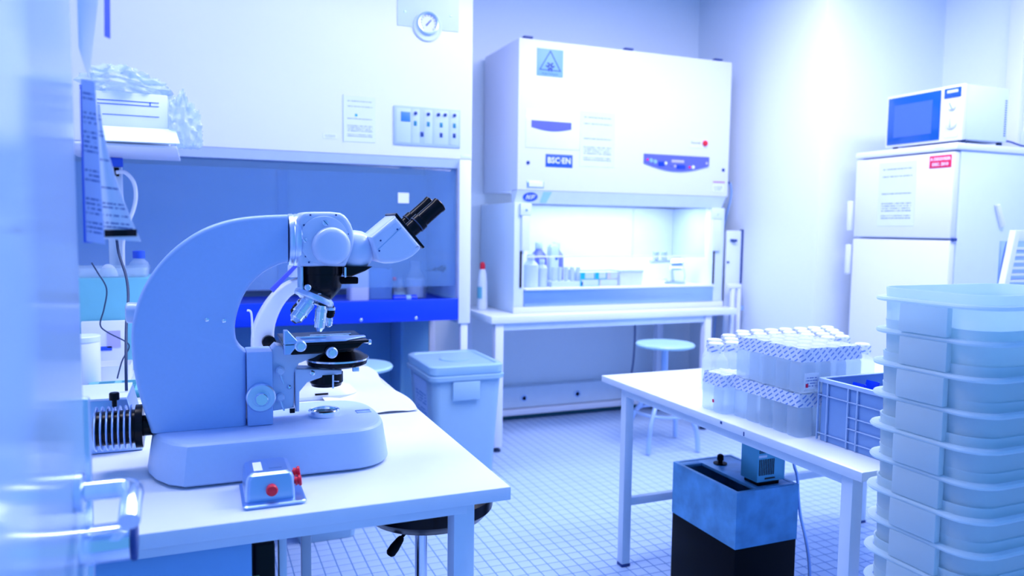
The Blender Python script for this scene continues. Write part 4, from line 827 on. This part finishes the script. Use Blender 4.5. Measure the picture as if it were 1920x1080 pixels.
# ================================================================== right table
TZR = .717
rt = thing('side_table', 'white laminate table carrying the packed bottles and crate', 'table', (2.0, 1.9, 0))
box('table_top', 1.435, 2.75, 1.285, 2.530, TZR-.024, TZR, TOP, rt, bev=.003)
box('edge_band', 1.4325, 1.435, 1.285, 2.530, TZR-.024, TZR-.001, EDGE, rt, bev=.0005)
for (x, y) in ((1.462, 2.395), (1.448, 1.325), (2.67, 2.395), (2.67, 1.325)):
    l = box('leg', x, x+.035, y, y+.035, .012, TZR-.0245, FRAME, rt, bev=.002); box('foot', x-.001, x+.036, y-.001, y+.036, .001, .0118, NAVY, l, bev=.001)
box('apron', 1.455, 1.47, 1.361, 2.394, TZR-.055, TZR-.0245, FRAME, rt, bev=.002)
box('stretcher', 1.4975, 2.6695, 2.402, 2.425, .235, .265, FRAME, rt, bev=.002)
boxes('edge_chips', [(1.4315, 1.4325, 1.800, 1.808, TZR-.012, TZR-.004), (1.4315, 1.4325, 1.700, 1.704, TZR-.022, TZR-.010)], NAVY, rt)['kind'] = 'stuff'

def make_bottle(w, h, name, sleeve=False):
    t = thing(name, '', 'bottle', (0, 0, 0)); r = w*.22; q = w/2-.0008
    loft('body', [rr(0, 0, q*.93, q*.93, r, 0, 3), rr(0, 0, q, q, r, .004, 3), rr(0, 0, q, q, r, h*.62, 3), rr(0, 0, q*.94, q*.94, r, h*.68, 3), rr(0, 0, q*.62, q*.62, q*.6, h*.78, 3), rr(0, 0, q*.56, q*.56, q*.55, h*.82, 3)], BOTTLE, t)
    revolve('cap', (0, 0, h*.815), (0, 0, 1), [(0, q*.72), (h*.16, q*.72), (h*.178, q*.66), (h*.185, q*.5), (h*.185, 0)], CAP, t, 16)
    if sleeve:
        A = [(x, y, h*.80) for x, y, _ in rr(0, 0, q*.80, q*.80, q*.7, 0, 3)]; V = []; UV = []; n = len(A)
        for i in range(n+1):
            x, y, z = A[i % n]; V += [(x, y, z), (x*.97, y*.97, h*.965)]; UV += [(i*.075, 0), (i*.075, .30)]
        mesh_obj('hatched_sleeve', V, [(2*i, 2*i+2, 2*i+3, 2*i+1) for i in range(n)], HATCH, t, True, 60, UV)
    return t
def place(proto, used, x, y, z, label, group):
    o = proto if not used else copy_tree(proto)
    o.location = (x, y, z); o['label'] = label; o['group'] = group; used.append(1)
BW, BH = .0555, .118
pb = make_bottle(BW, BH, 'media_bottle'); ub = []
def film(name, x0, x1, y0, y1, z0, z1, label, band=(.70, 1.0)):
    t = thing(name, label, 'shrink wrap', ((x0+x1)/2, (y0+y1)/2, z0)); hx, hy = (x1-x0)/2, (y1-y0)/2; cx, cy = (x0+x1)/2, (y0+y1)/2; h = z1-z0
    def wav(l, k): return [(x+.0012*math.sin(i*1.7+k), y+.0012*math.cos(i*2.3+k), z) for i, (x, y, z) in enumerate(l)]
    def lp(ins, z): # finely divided rounded rectangle
        L = rr(cx, cy, hx-ins, hy-ins, .016, z, 4); out = []
        for a, b in zip(L, L[1:]+L[:1]):
            n = max(1, int((Vector(a)-Vector(b)).length/.02))
            for k in range(n): out.append(tuple(Vector(a).lerp(Vector(b), k/n)))
        return out
    Lb = lp(-.0015, z0+.002); loops = [Lb]
    for k, (f_, ins) in enumerate(((.3, -.0022), (.55, -.0018), (band[0], .000))):
        l = lp(-.0015, z0+h*f_); l = l if len(l) == len(Lb) else None
        loops.append([(x+(.0011*math.sin(i*1.9+k*2)), y+.0011*math.cos(i*1.3+k), z) for i, (x, y, z) in enumerate(l)])
    loft('clear_side', loops, FILM, t, False, False, 60)
    # printed neck band
    n = len(Lb); P0 = loops[-1]; V = []; UV = []; F = []; s = 0
    for i in range(n+1):
        p = Vector(P0[i % n]); 
        if i: s += (p-Vector(P0[(i-1) % n])).length
        c = Vector((cx, cy, 0)); q = p.copy(); d = (c-p); d.z = 0; q += d.normalized()*.006; q.z = z0+h*band[1]+.0015*math.sin(i*1.3)
        V += [p, q]; UV += [(s*11, 0), (s*11, (band[1]-band[0])*h*11)]
    for i in range(n): F.append((2*i, 2*i+2, 2*i+3, 2*i+1))
    mesh_obj('hatched_band', V, F, HATCH, t, True, 60, UV)
    # slack top film over the caps
    def topf(u, v): 
        x = x0+.010+(x1-x0-.020)*u; y = y0+.010+(y1-y0-.020)*v
        return (x, y, z0+h*band[1]+.001+.0022*math.sin(x*95)*math.sin(y*88)+.0012*math.sin(x*210+y*150))
    sheet('top_film', topf, 16, 16, mat('top_film', (.80, .87, 1.0), .14, clear=.62, spec=.9), t, .0004)
    return t
ON = ['first', 'second', 'third', 'fourth', 'fifth', 'sixth', 'seventh', 'eighth', 'ninth']
X_ = 1.503; Y_ = 1.565
Z1 = TZR+.0006
for i in range(4):
    for j in range(5): place(pb, ub, X_+BW*(i+.5), Y_+BW*(j+.5), Z1, 'lower pack bottle along the table edge, %s from the crate' % ON[j] if i == 0 else 'inner bottle of the lower wrapped pack, behind its outer row', 'bottles in the lower wrapped pack')
film('shrink_wrap', X_, X_+BW*4, Y_, Y_+BW*5, Z1, Z1+BH+.002, 'hatched shrink wrap around the lower bottle pack')
Z2 = Z1+BH+.0075
for i in range(4):
    for j in range(5): place(pb, ub, X_+BW*(i+.5), Y_+BW*(j+.5)-.004, Z2, 'upper pack bottle, %s row from the table edge, %s from the crate' % (ON[i], ON[j]), 'bottles in the upper wrapped pack')
film('shrink_wrap', X_, X_+BW*4, Y_-.004, Y_-.004+BW*5, Z2, Z2+BH+.002, 'hatched shrink wrap around the upper bottle pack')
for i in range(2):
    for j in range(2): place(pb, ub, 1.474+BW*(i+.5), 1.852+BW*(j+.5), Z1, 'small group bottle, %s row from the table edge, %s from the big packs' % (ON[i], ON[j]), 'bottles in the small wrapped group')
film('shrink_wrap', 1.474, 1.474+BW*2, 1.852, 1.852+BW*2, Z1, Z1+BH+.002, 'hatched shrink wrap around the small group of four bottles')
TW, TH = .072, .172
tp = make_bottle(TW, TH, 'tall_media_bottle', True); ut = []
for i in range(9):
    for j in range(4 if i > 1 else 3):
        if i == 0 and j == 2: continue
        place(tp, ut, 1.672+TW*1.02*i+.052*j, 2.150+TW*1.06*j+random.uniform(-.003, .003), Z1, 'tall capped bottle, %s from the left in the %s row behind the packs' % (ON[i], ON[j]), 'tall bottles behind the packs')
for i in range(6):
    place(tp, ut, 1.80+TW*1.02*i, 1.965+(i % 2)*.006, Z1, 'tall capped bottle, %s from the left directly beside the upper pack' % ON[i], 'tall bottles next to the packs')
for k, (x, y, z) in enumerate(((X_+.014, Y_-.0080, Z2+.016), (1.4715, 1.895, Z1+.030))):
    t = box('red_sticker', x-.004 if k == 0 else x-.0012, x+.004 if k == 0 else x-.0002, y-.0012 if k == 0 else y-.004, y-.0002 if k == 0 else y+.004, z, z+.010, REDL, None, bev=0); tag(t, ['small red label mark on the upper bottle pack', 'small red label mark on the small bottle group'][k], 'label')
ls = sheet('pack_label', lambda u, v: (X_+.006+.050*u, Y_-.0070, Z2+.010+.045*v), 1, 1, LABEL, None, .0006); tag(ls, 'printed label on the end of the upper bottle pack', 'label')

# grey crate with blue contents
ck_ = thing('stacking_crate', 'grey-blue ribbed stacking crate at the near end of the side table', 'crate', (1.74, 1.42, TZR))
CX0, CX1, CYa, CYb, CZ0, CZ1 = 1.545, 1.945, 1.292, 1.548, TZR+.0006, TZR+.170
loft('shell', [rr((CX0+CX1)/2, (CYa+CYb)/2, .194, .122, .01, CZ0), rr((CX0+CX1)/2, (CYa+CYb)/2, .194, .122, .01, CZ1-.004), rr((CX0+CX1)/2, (CYa+CYb)/2, .190, .118, .01, CZ1-.004), rr((CX0+CX1)/2, (CYa+CYb)/2, .190, .118, .01, CZ0+.004)], CRATE, ck_)
loft('top_rim', [rr((CX0+CX1)/2, (CYa+CYb)/2, .200, .128, .012, CZ1-.010), rr((CX0+CX1)/2, (CYa+CYb)/2, .200, .128, .012, CZ1), rr((CX0+CX1)/2, (CYa+CYb)/2, .188, .116, .01, CZ1), rr((CX0+CX1)/2, (CYa+CYb)/2, .188, .116, .01, CZ1-.003)], CRATE2, ck_, False, False)
for y in (CYb-.004, CYb-.036, CYb-.105, CYb-.135, CYa+.004): box('rib', CX0-.0005, CX0+.0052, y-.0016, y+.0016, CZ0+.001, CZ1-.0102, CRATE2, ck_, bev=.0005)
for z in (CZ0+.020, CZ1-.045): box('cross_rib', CX0-.0005, CX0+.0052, CYa+.004, CYb-.004, z-.0012, z+.0012, CRATE2, ck_, bev=.0004)
for z in (CZ0+.055, CZ0+.085): box('cross_rib', CX0-.0005, CX0+.0052, CYa+.004, CYb-.105, z-.0012, z+.0012, CRATE2, ck_, bev=.0004)
for k, (x, y) in enumerate(((1.62, 1.49), (1.68, 1.50), (1.64, 1.42))):
    t = thing('blue_clip', ['small deep-blue clip leaning in the crate at the left', 'deep-blue clip leaning in the crate behind the first', 'deep-blue clip in the middle of the crate'][k], 'clip', (x, y, CZ0+.005), 'blue clips in the crate'); prism('prong', [(x-.03, CZ0+.005), (x-.02, CZ0+.005), (x+.02, CZ1-.012), (x+.012, CZ1-.010)], y-.02, y+.02, BLUE, t, bev=.002); prism('prong', [(x-.0195, CZ0+.005), (x+.04, CZ0+.005), (x+.03, CZ0+.12), (x+.006, CZ0+.09)], y-.018, y+.018, BLUEP, t, bev=.002)

# ================================================================== stack of tubs on a trolley
trl = thing('low_trolley', 'low white trolley under the stack of translucent tubs', 'trolley', (1.56, 1.06, 0))
box('deck', 1.30, 1.80, .88, 1.24, .405, .43, ENAMEL, trl, bev=.004)
for x in (1.32, 1.75):
    for y in (.90, 1.19): box('post', x, x+.03, y, y+.03, .05, .4045, FRAME, trl, bev=.002); revolve('caster', (x+.015, y-.006, .027), (0, 1, 0), [(0, .024), (.004, .026), (.020, .026), (.024, .024)], RUBBER, trl, 18)
NT = 10; SP = .0695; TC = (1.555, 1.075); ZT0 = .431
def make_tub():
    t = thing('plastic_tub', '', 'tub', (0, 0, 0), 'stacked translucent tubs'); hx, hy, h = .205, .132, .118
    loft('bowl', [rr(0, 0, hx-.022, hy-.018, .045, 0, 7), rr(0, 0, hx-.016, hy-.012, .050, .006, 7), rr(0, 0, hx-.012, hy-.009, .052, .045, 7), rr(0, 0, hx-.008, hy-.006, .054, .048, 7), rr(0, 0, hx-.005, hy-.004, .056, h-.012, 7), rr(0, 0, hx-.004, hy-.003, .056, h, 7), rr(0, 0, hx-.007, hy-.006, .054, h, 7), rr(0, 0, hx-.014, hy-.011, .052, .056, 7), rr(0, 0, hx-.020, hy-.016, .048, .010, 7)], PLASTIC, t)
    loft('rim', [rr(0, 0, hx-.003, hy-.002, .056, h-.026, 7), rr(0, 0, hx+.010, hy+.010, .062, h-.028, 7), rr(0, 0, hx+.012, hy+.012, .063, h-.024, 7), rr(0, 0, hx+.010, hy+.010, .062, h-.020, 7), rr(0, 0, hx-.003, hy-.002, .056, h-.019, 7)], PLASTIC, t, False, False)
    box('grip_panel', -hx-.0108, -hx+.004, -.058, .050, h-.0185-SP*.985+.0005, h-.0285, PLASTIC, t, bev=.0015)
    return t
tb0 = make_tub()
ORD = ['topmost', 'second', 'third', 'fourth', 'fifth', 'sixth', 'seventh', 'eighth', 'ninth', 'bottom']
for k in range(NT):
    n = NT-1-k; lab = ('translucent pale tub, %s of the tall nested stack' % ORD[n]) if n in (0, 9) else 'translucent pale tub, %s from the top of the nested stack' % ORD[n]
    o = tb0 if k == 0 else copy_tree(tb0)
    o.location = (TC[0]-.0035*(k % 2)+.001*k*0, TC[1], ZT0+SP*k*.985); o['label'] = lab

# ================================================================== water bath under the side table
wbth = thing('water_bath', 'stained steel water bath with black lower half under the side table', 'water bath', (1.68, 2.05, 0))
bx0, bx1, by0, by1, bz = 1.556, 1.805, 1.87, 2.215, .455
box('lower_case', bx0, bx1, by0, by1, .002, .270, BLACKM, wbth, bev=.003)
boxes('steel_shell', [(bx0-.001, bx0+.012, by0-.001, by1+.001, .2705, bz), (bx1-.012, bx1+.001, by0-.001, by1+.001, .2705, bz), (bx0+.012, bx1-.012, by0-.001, by0+.012, .2705, bz), (bx0+.012, bx1-.012, by1-.012, by1+.001, .2705, bz)], BATH, wbth)
boxes('top_bridge', [(bx0+.090, bx1-.012, by0+.0125, by1-.0125, bz-.012, bz-.001), (bx0+.0125, bx0+.0895, by1-.045, by1-.0125, bz-.012, bz-.001)], BATH, wbth, bev=.001)
box('well', bx0+.0125, bx0+.0895, by0+.0125, by1-.046, .30, .31, BLACK, wbth, bev=0)
kk = revolve('bath_knob', (bx0+.145, by1-.075, bz-.0005), (0, 0, 1), [(0, .024), (.003, .024), (.004, .008), (.012, .008), (.013, .012), (.030, .011), (.034, .006), (.034, 0)], BLACKM, wbth, 20)
box('opening_frame', bx0+.115, bx1-.015, by0+.0022, by0+.016, bz-.0008, bz+.003, BATH, wbth, bev=.001)
ci = thing('immersion_circulator', 'slatted grey circulator head standing on the water bath', 'circulator', (1.71, 1.94, bz))
cxa, cxb, cya, cyb = bx0+.100, bx0+.214, by0+.026, by0+.108
CIRC = mat('circulator_paint', (.10, .42, .62), .4, metal=.3, var=.08)
box('housing', cxa, cxb, cya, cyb, bz+.012, .668, CIRC, ci, bev=.003)
box('foot_plate', cxa+.008, cxb-.02, cya+.004, cyb-.01, bz-.0005, bz+.0118, BLACKM, ci, bev=.001)
for k in range(9):
    x = cxa+.006+k*.0072; box('vent_slat', x, x+.0036, cya-.0012, cya-.0002, bz+.035, bz+.088, BLACK, ci, bev=0); box('vent_slat', x, x+.0036, cya-.0012, cya-.0002, bz+.108, bz+.138, BLACK, ci, bev=0)
box('dial_slot', cxa+.030, cxa+.072, cya-.0014, cya-.0002, bz+.021, bz+.026, BLACK, ci, bev=0); box('badge', cxa+.004, cxa+.036, cya-.0014, cya-.0002, bz+.094, bz+.102, EDGE, ci, bev=0); box('top_slot', cxa+.003, cxa+.048, cya-.0014, cya-.0002, bz+.148, bz+.160, BLACK, ci, bev=0)
pcd = thing('power_cable', 'grey power cable with black plug dropping from the circulator', 'cable', (1.80, 1.9, .55))
tube('plug', [(cxa+.060, cya-.010, bz+.150), (cxa+.090, cya-.014, bz+.144), (cxa+.118, cya-.016, bz+.126), (cxa+.128, cya-.016, bz+.098)], .0105, BLACKM, pcd, 12)
tube('cord', [(cxa+.128, cya-.016, bz+.098), (cxa+.142, cya-.012, bz+.055), (cxa+.158, cya-.010, bz+.020), (bx1+.014, cya-.012, bz-.04), (bx1+.026, cya-.014, .34), (bx1+.044, cya-.02, .27), (bx1+.066, cya-.02, .18), (bx1+.072, cya-.02, .09), (bx1+.060, cya-.02, .008)], .0052, STEEL, pcd, 10)

# ================================================================== refrigerator and microwave
FX, FY0, FY1, FZ = 3.50, 2.662, 3.295, 1.735
fr = thing('refrigerator', 'white two-door refrigerator standing by the wall corner', 'refrigerator', (3.8, 2.98, 0))
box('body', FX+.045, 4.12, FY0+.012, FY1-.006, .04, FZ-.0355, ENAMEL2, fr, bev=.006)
box('top_panel', FX-.004, 4.13, FY0, FY1, FZ-.035, FZ, ENAMEL, fr, bev=.008)
d1 = box('freezer_door', FX, FX+.042, FY0+.014, FY1-.006, 1.256, FZ-.043, ENAMEL, fr, bev=.008); d2 = box('fridge_door', FX, FX+.042, FY0+.014, FY1-.006, .08, 1.245, ENAMEL, fr, bev=.008)
box('plinth', FX+.03, 4.10, FY0+.02, FY1-.02, .002, .0395, BLACKM, fr, bev=.003)
box('door_handle', FX-.026, FX-.0005, FY1-.005, FY1+.022, 1.290, 1.462, ENAMEL, d1, bev=.006); box('door_handle', FX-.026, FX-.0005, FY1-.005, FY1+.022, 1.040, 1.212, ENAMEL, d2, bev=.006)
box('hinge', FX+.006, FX+.04, FY0+.004, FY0+.0135, 1.243, 1.258, NAVY, fr, bev=.001)
rl = box('red_label', FX-.002, FX-.0003, 2.690, 2.815, 1.614, 1.678, REDL, d1, bev=.0003)
text('lettering', 'A DEGIVRER', .0205, (FX-.0023, 2.7525, 1.659), ENAMEL, rl, '-x', thick=.0003, bold=.0006); text('lettering', 'DEC. 2010', .0205, (FX-.0023, 2.7525, 1.632), ENAMEL, rl, '-x', thick=.0003, bold=.0006)
sheet('door_notice', lambda u, v: (FX-.0012, 3.124-.235*u, 1.318+.345*v), 2, 2, FORM, d1, .001)
box('maker_badge', FX-.0055, FX-.0042, 2.735, 2.785, 1.714, 1.722, EDGE, fr, bev=.0003)
pr_ = prism('side_hook', [(3.81, 1.43), (3.835, 1.435), (3.885, 1.33), (3.862, 1.315)], FY0-.006, FY0+.0115, ENAMEL, fr, bev=.004)
mw = thing('microwave', 'white microwave oven with dark door on top of the refrigerator', 'microwave', (3.7, 2.9, FZ))
MZ0, MZ1 = FZ+.018, FZ+.290
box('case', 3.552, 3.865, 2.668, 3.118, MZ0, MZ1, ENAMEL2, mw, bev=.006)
fa = box('front_frame', 3.528, 3.5515, 2.664, 3.122, MZ0-.003, MZ1+.002, ENAMEL, mw, bev=.005)
dw = box('door', 3.5225, 3.5275, 2.790, 3.108, MZ0+.008, MZ1-.012, MWGLASS, mw, bev=.002); box('window_screen', 3.5215, 3.5223, 2.835, 3.065, MZ0+.045, MZ1-.055, MWSCREEN, dw, bev=0)
box('display', 3.5235, 3.5275, 2.680, 2.772, MZ1-.060, MZ1-.012, MWGLASS, mw, bev=.001); box('display_digits', 3.5225, 3.5233, 2.695, 2.755, MZ1-.036, MZ1-.022, EDGE, mw, bev=0)
for z, r in ((MZ0+.170, .022), (MZ0+.085, .030)):
    k = revolve('dial', (3.5278, 2.726, z), (-1, 0, 0), [(0, r), (.006, r), (.010, r*.8), (.010, 0)], ENAMEL, mw, 28); 
    if z > MZ0+.1: prism('pointer', [(2.716, z-.016), (2.720, z-.018), (2.738, z+.016), (2.734, z+.018)], 3.5155, 3.5176, STEEL, k, axis='x')
    else: box('pointer', 3.5155, 3.5176, 2.7245, 2.7275, z-.024, z+.024, STEEL, k, bev=0)
box('door_button', 3.525, 3.5277, 2.690, 2.762, MZ0+.012, MZ0+.036, EDGE, mw, bev=.001)
for k in range(16): box('vent_slot', 3.838, 3.852, 2.6672, 2.6678, MZ0+.03+k*.0118, MZ0+.036+k*.0118, BLUEP, mw, bev=0)
for x in (3.57, 3.84):
    for y in (2.69, 3.09): revolve('foot', (x, y, FZ+.0005), (0, 0, 1), [(0, .014), (.0172, .014), (.0172, 0)], RUBBER, mw, 12)
tube('power_cord', [(3.866, 2.70, MZ0+.01), (3.93, 2.70, MZ0+.012), (4.03, 2.70, FZ+.014), (4.12, 2.70, FZ+.010), (4.155, 2.70, FZ-.03), (4.165, 2.70, 1.5), (4.18, 2.70, 1.0)], .005, NAVY, mw, 8)

# louvred panel at the right edge
lg = thing('louvre_panel', 'white louvred panel leaning at the right edge of the picture', 'panel', (3.6, 2.32, 0))
ly = 2.32
box('dark_gap_backing', 3.40, 3.83, ly+.02, ly+.03, .9, 1.25, STEEL, lg, bev=.001)  # added dark plate so the gaps between slats read as shaded
def lean(x, z): return x+.22*(z-1.0)
for nm, xa in (('stile', 3.375), ('stile', 3.775)):
    prism(nm, [(lean(xa, .002), .002), (lean(xa+.035, .002), .002), (lean(xa+.035, 1.30), 1.30), (lean(xa, 1.30), 1.30)], ly-.015, ly+.015, ENAMEL, lg, bev=.003)
prism('top_rail', [(lean(3.4105, 1.26), 1.26), (lean(3.7745, 1.26), 1.26), (lean(3.7745, 1.30), 1.30), (lean(3.4105, 1.30), 1.30)], ly-.012, ly+.012, ENAMEL, lg, bev=.002)
for k in range(38):
    z = .10+k*.030; prism('slat', [(lean(3.4105, z), z), (lean(3.7745, z), z), (lean(3.7745, z+.012), z+.012), (lean(3.4105, z+.012), z+.012)], ly-.008, ly+.008, ENAMEL, lg, bev=.001)

# ================================================================== board and frame beside the cabinet
bd = thing('standing_board', 'pale upright board with dark edge beside the safety cabinet', 'board', (3.27, 4.07, 0))
box('panel', 3.215, 3.335, 4.06, 4.075, .002, 1.283, EDGE, bd, bev=.002); box('dark_edge', 3.3355, 3.3475, 4.055, 4.08, .002, 1.290, NAVY, bd, bev=.001)
hk = revolve('hook_plate', (3.250, 4.0598, 1.22), (0, -1, 0), [(0, .014), (.006, .012), (.006, 0)], CHROME, bd, 14); box('hook', 3.255, 3.285, 4.035, 4.0535, 1.208, 1.226, NAVY, hk, bev=.003); box('screw_block', 3.222, 3.238, 4.052, 4.0598, 1.07, 1.08, NAVY, bd, bev=.001)
ff = thing('folding_frame', 'white folded steel frame leaning by the dark-edged board', 'frame', (3.24, 4.0, 0))
box('post', 3.212, 3.238, 3.985, 4.01, .002, .905, ENAMEL, ff, bev=.003); box('post', 3.262, 3.290, 3.985, 4.01, .002, .905, ENAMEL, ff, bev=.003); box('top_bar', 3.185, 3.290, 3.982, 4.013, .9055, .935, ENAMEL, ff, bev=.004); box('latch', 3.2905, 3.315, 3.985, 4.005, .76, .79, STEEL, ff, bev=.003)
uc = tube('under_bench_cable', [(2.80, 4.50, .74), (2.805, 4.50, .5), (2.79, 4.50, .30), (2.74, 4.50, .12), (2.72, 4.5, .008)], .006, NAVY, None, 8); tag(uc, 'dark cable hanging under the bench behind the stool', 'cable')
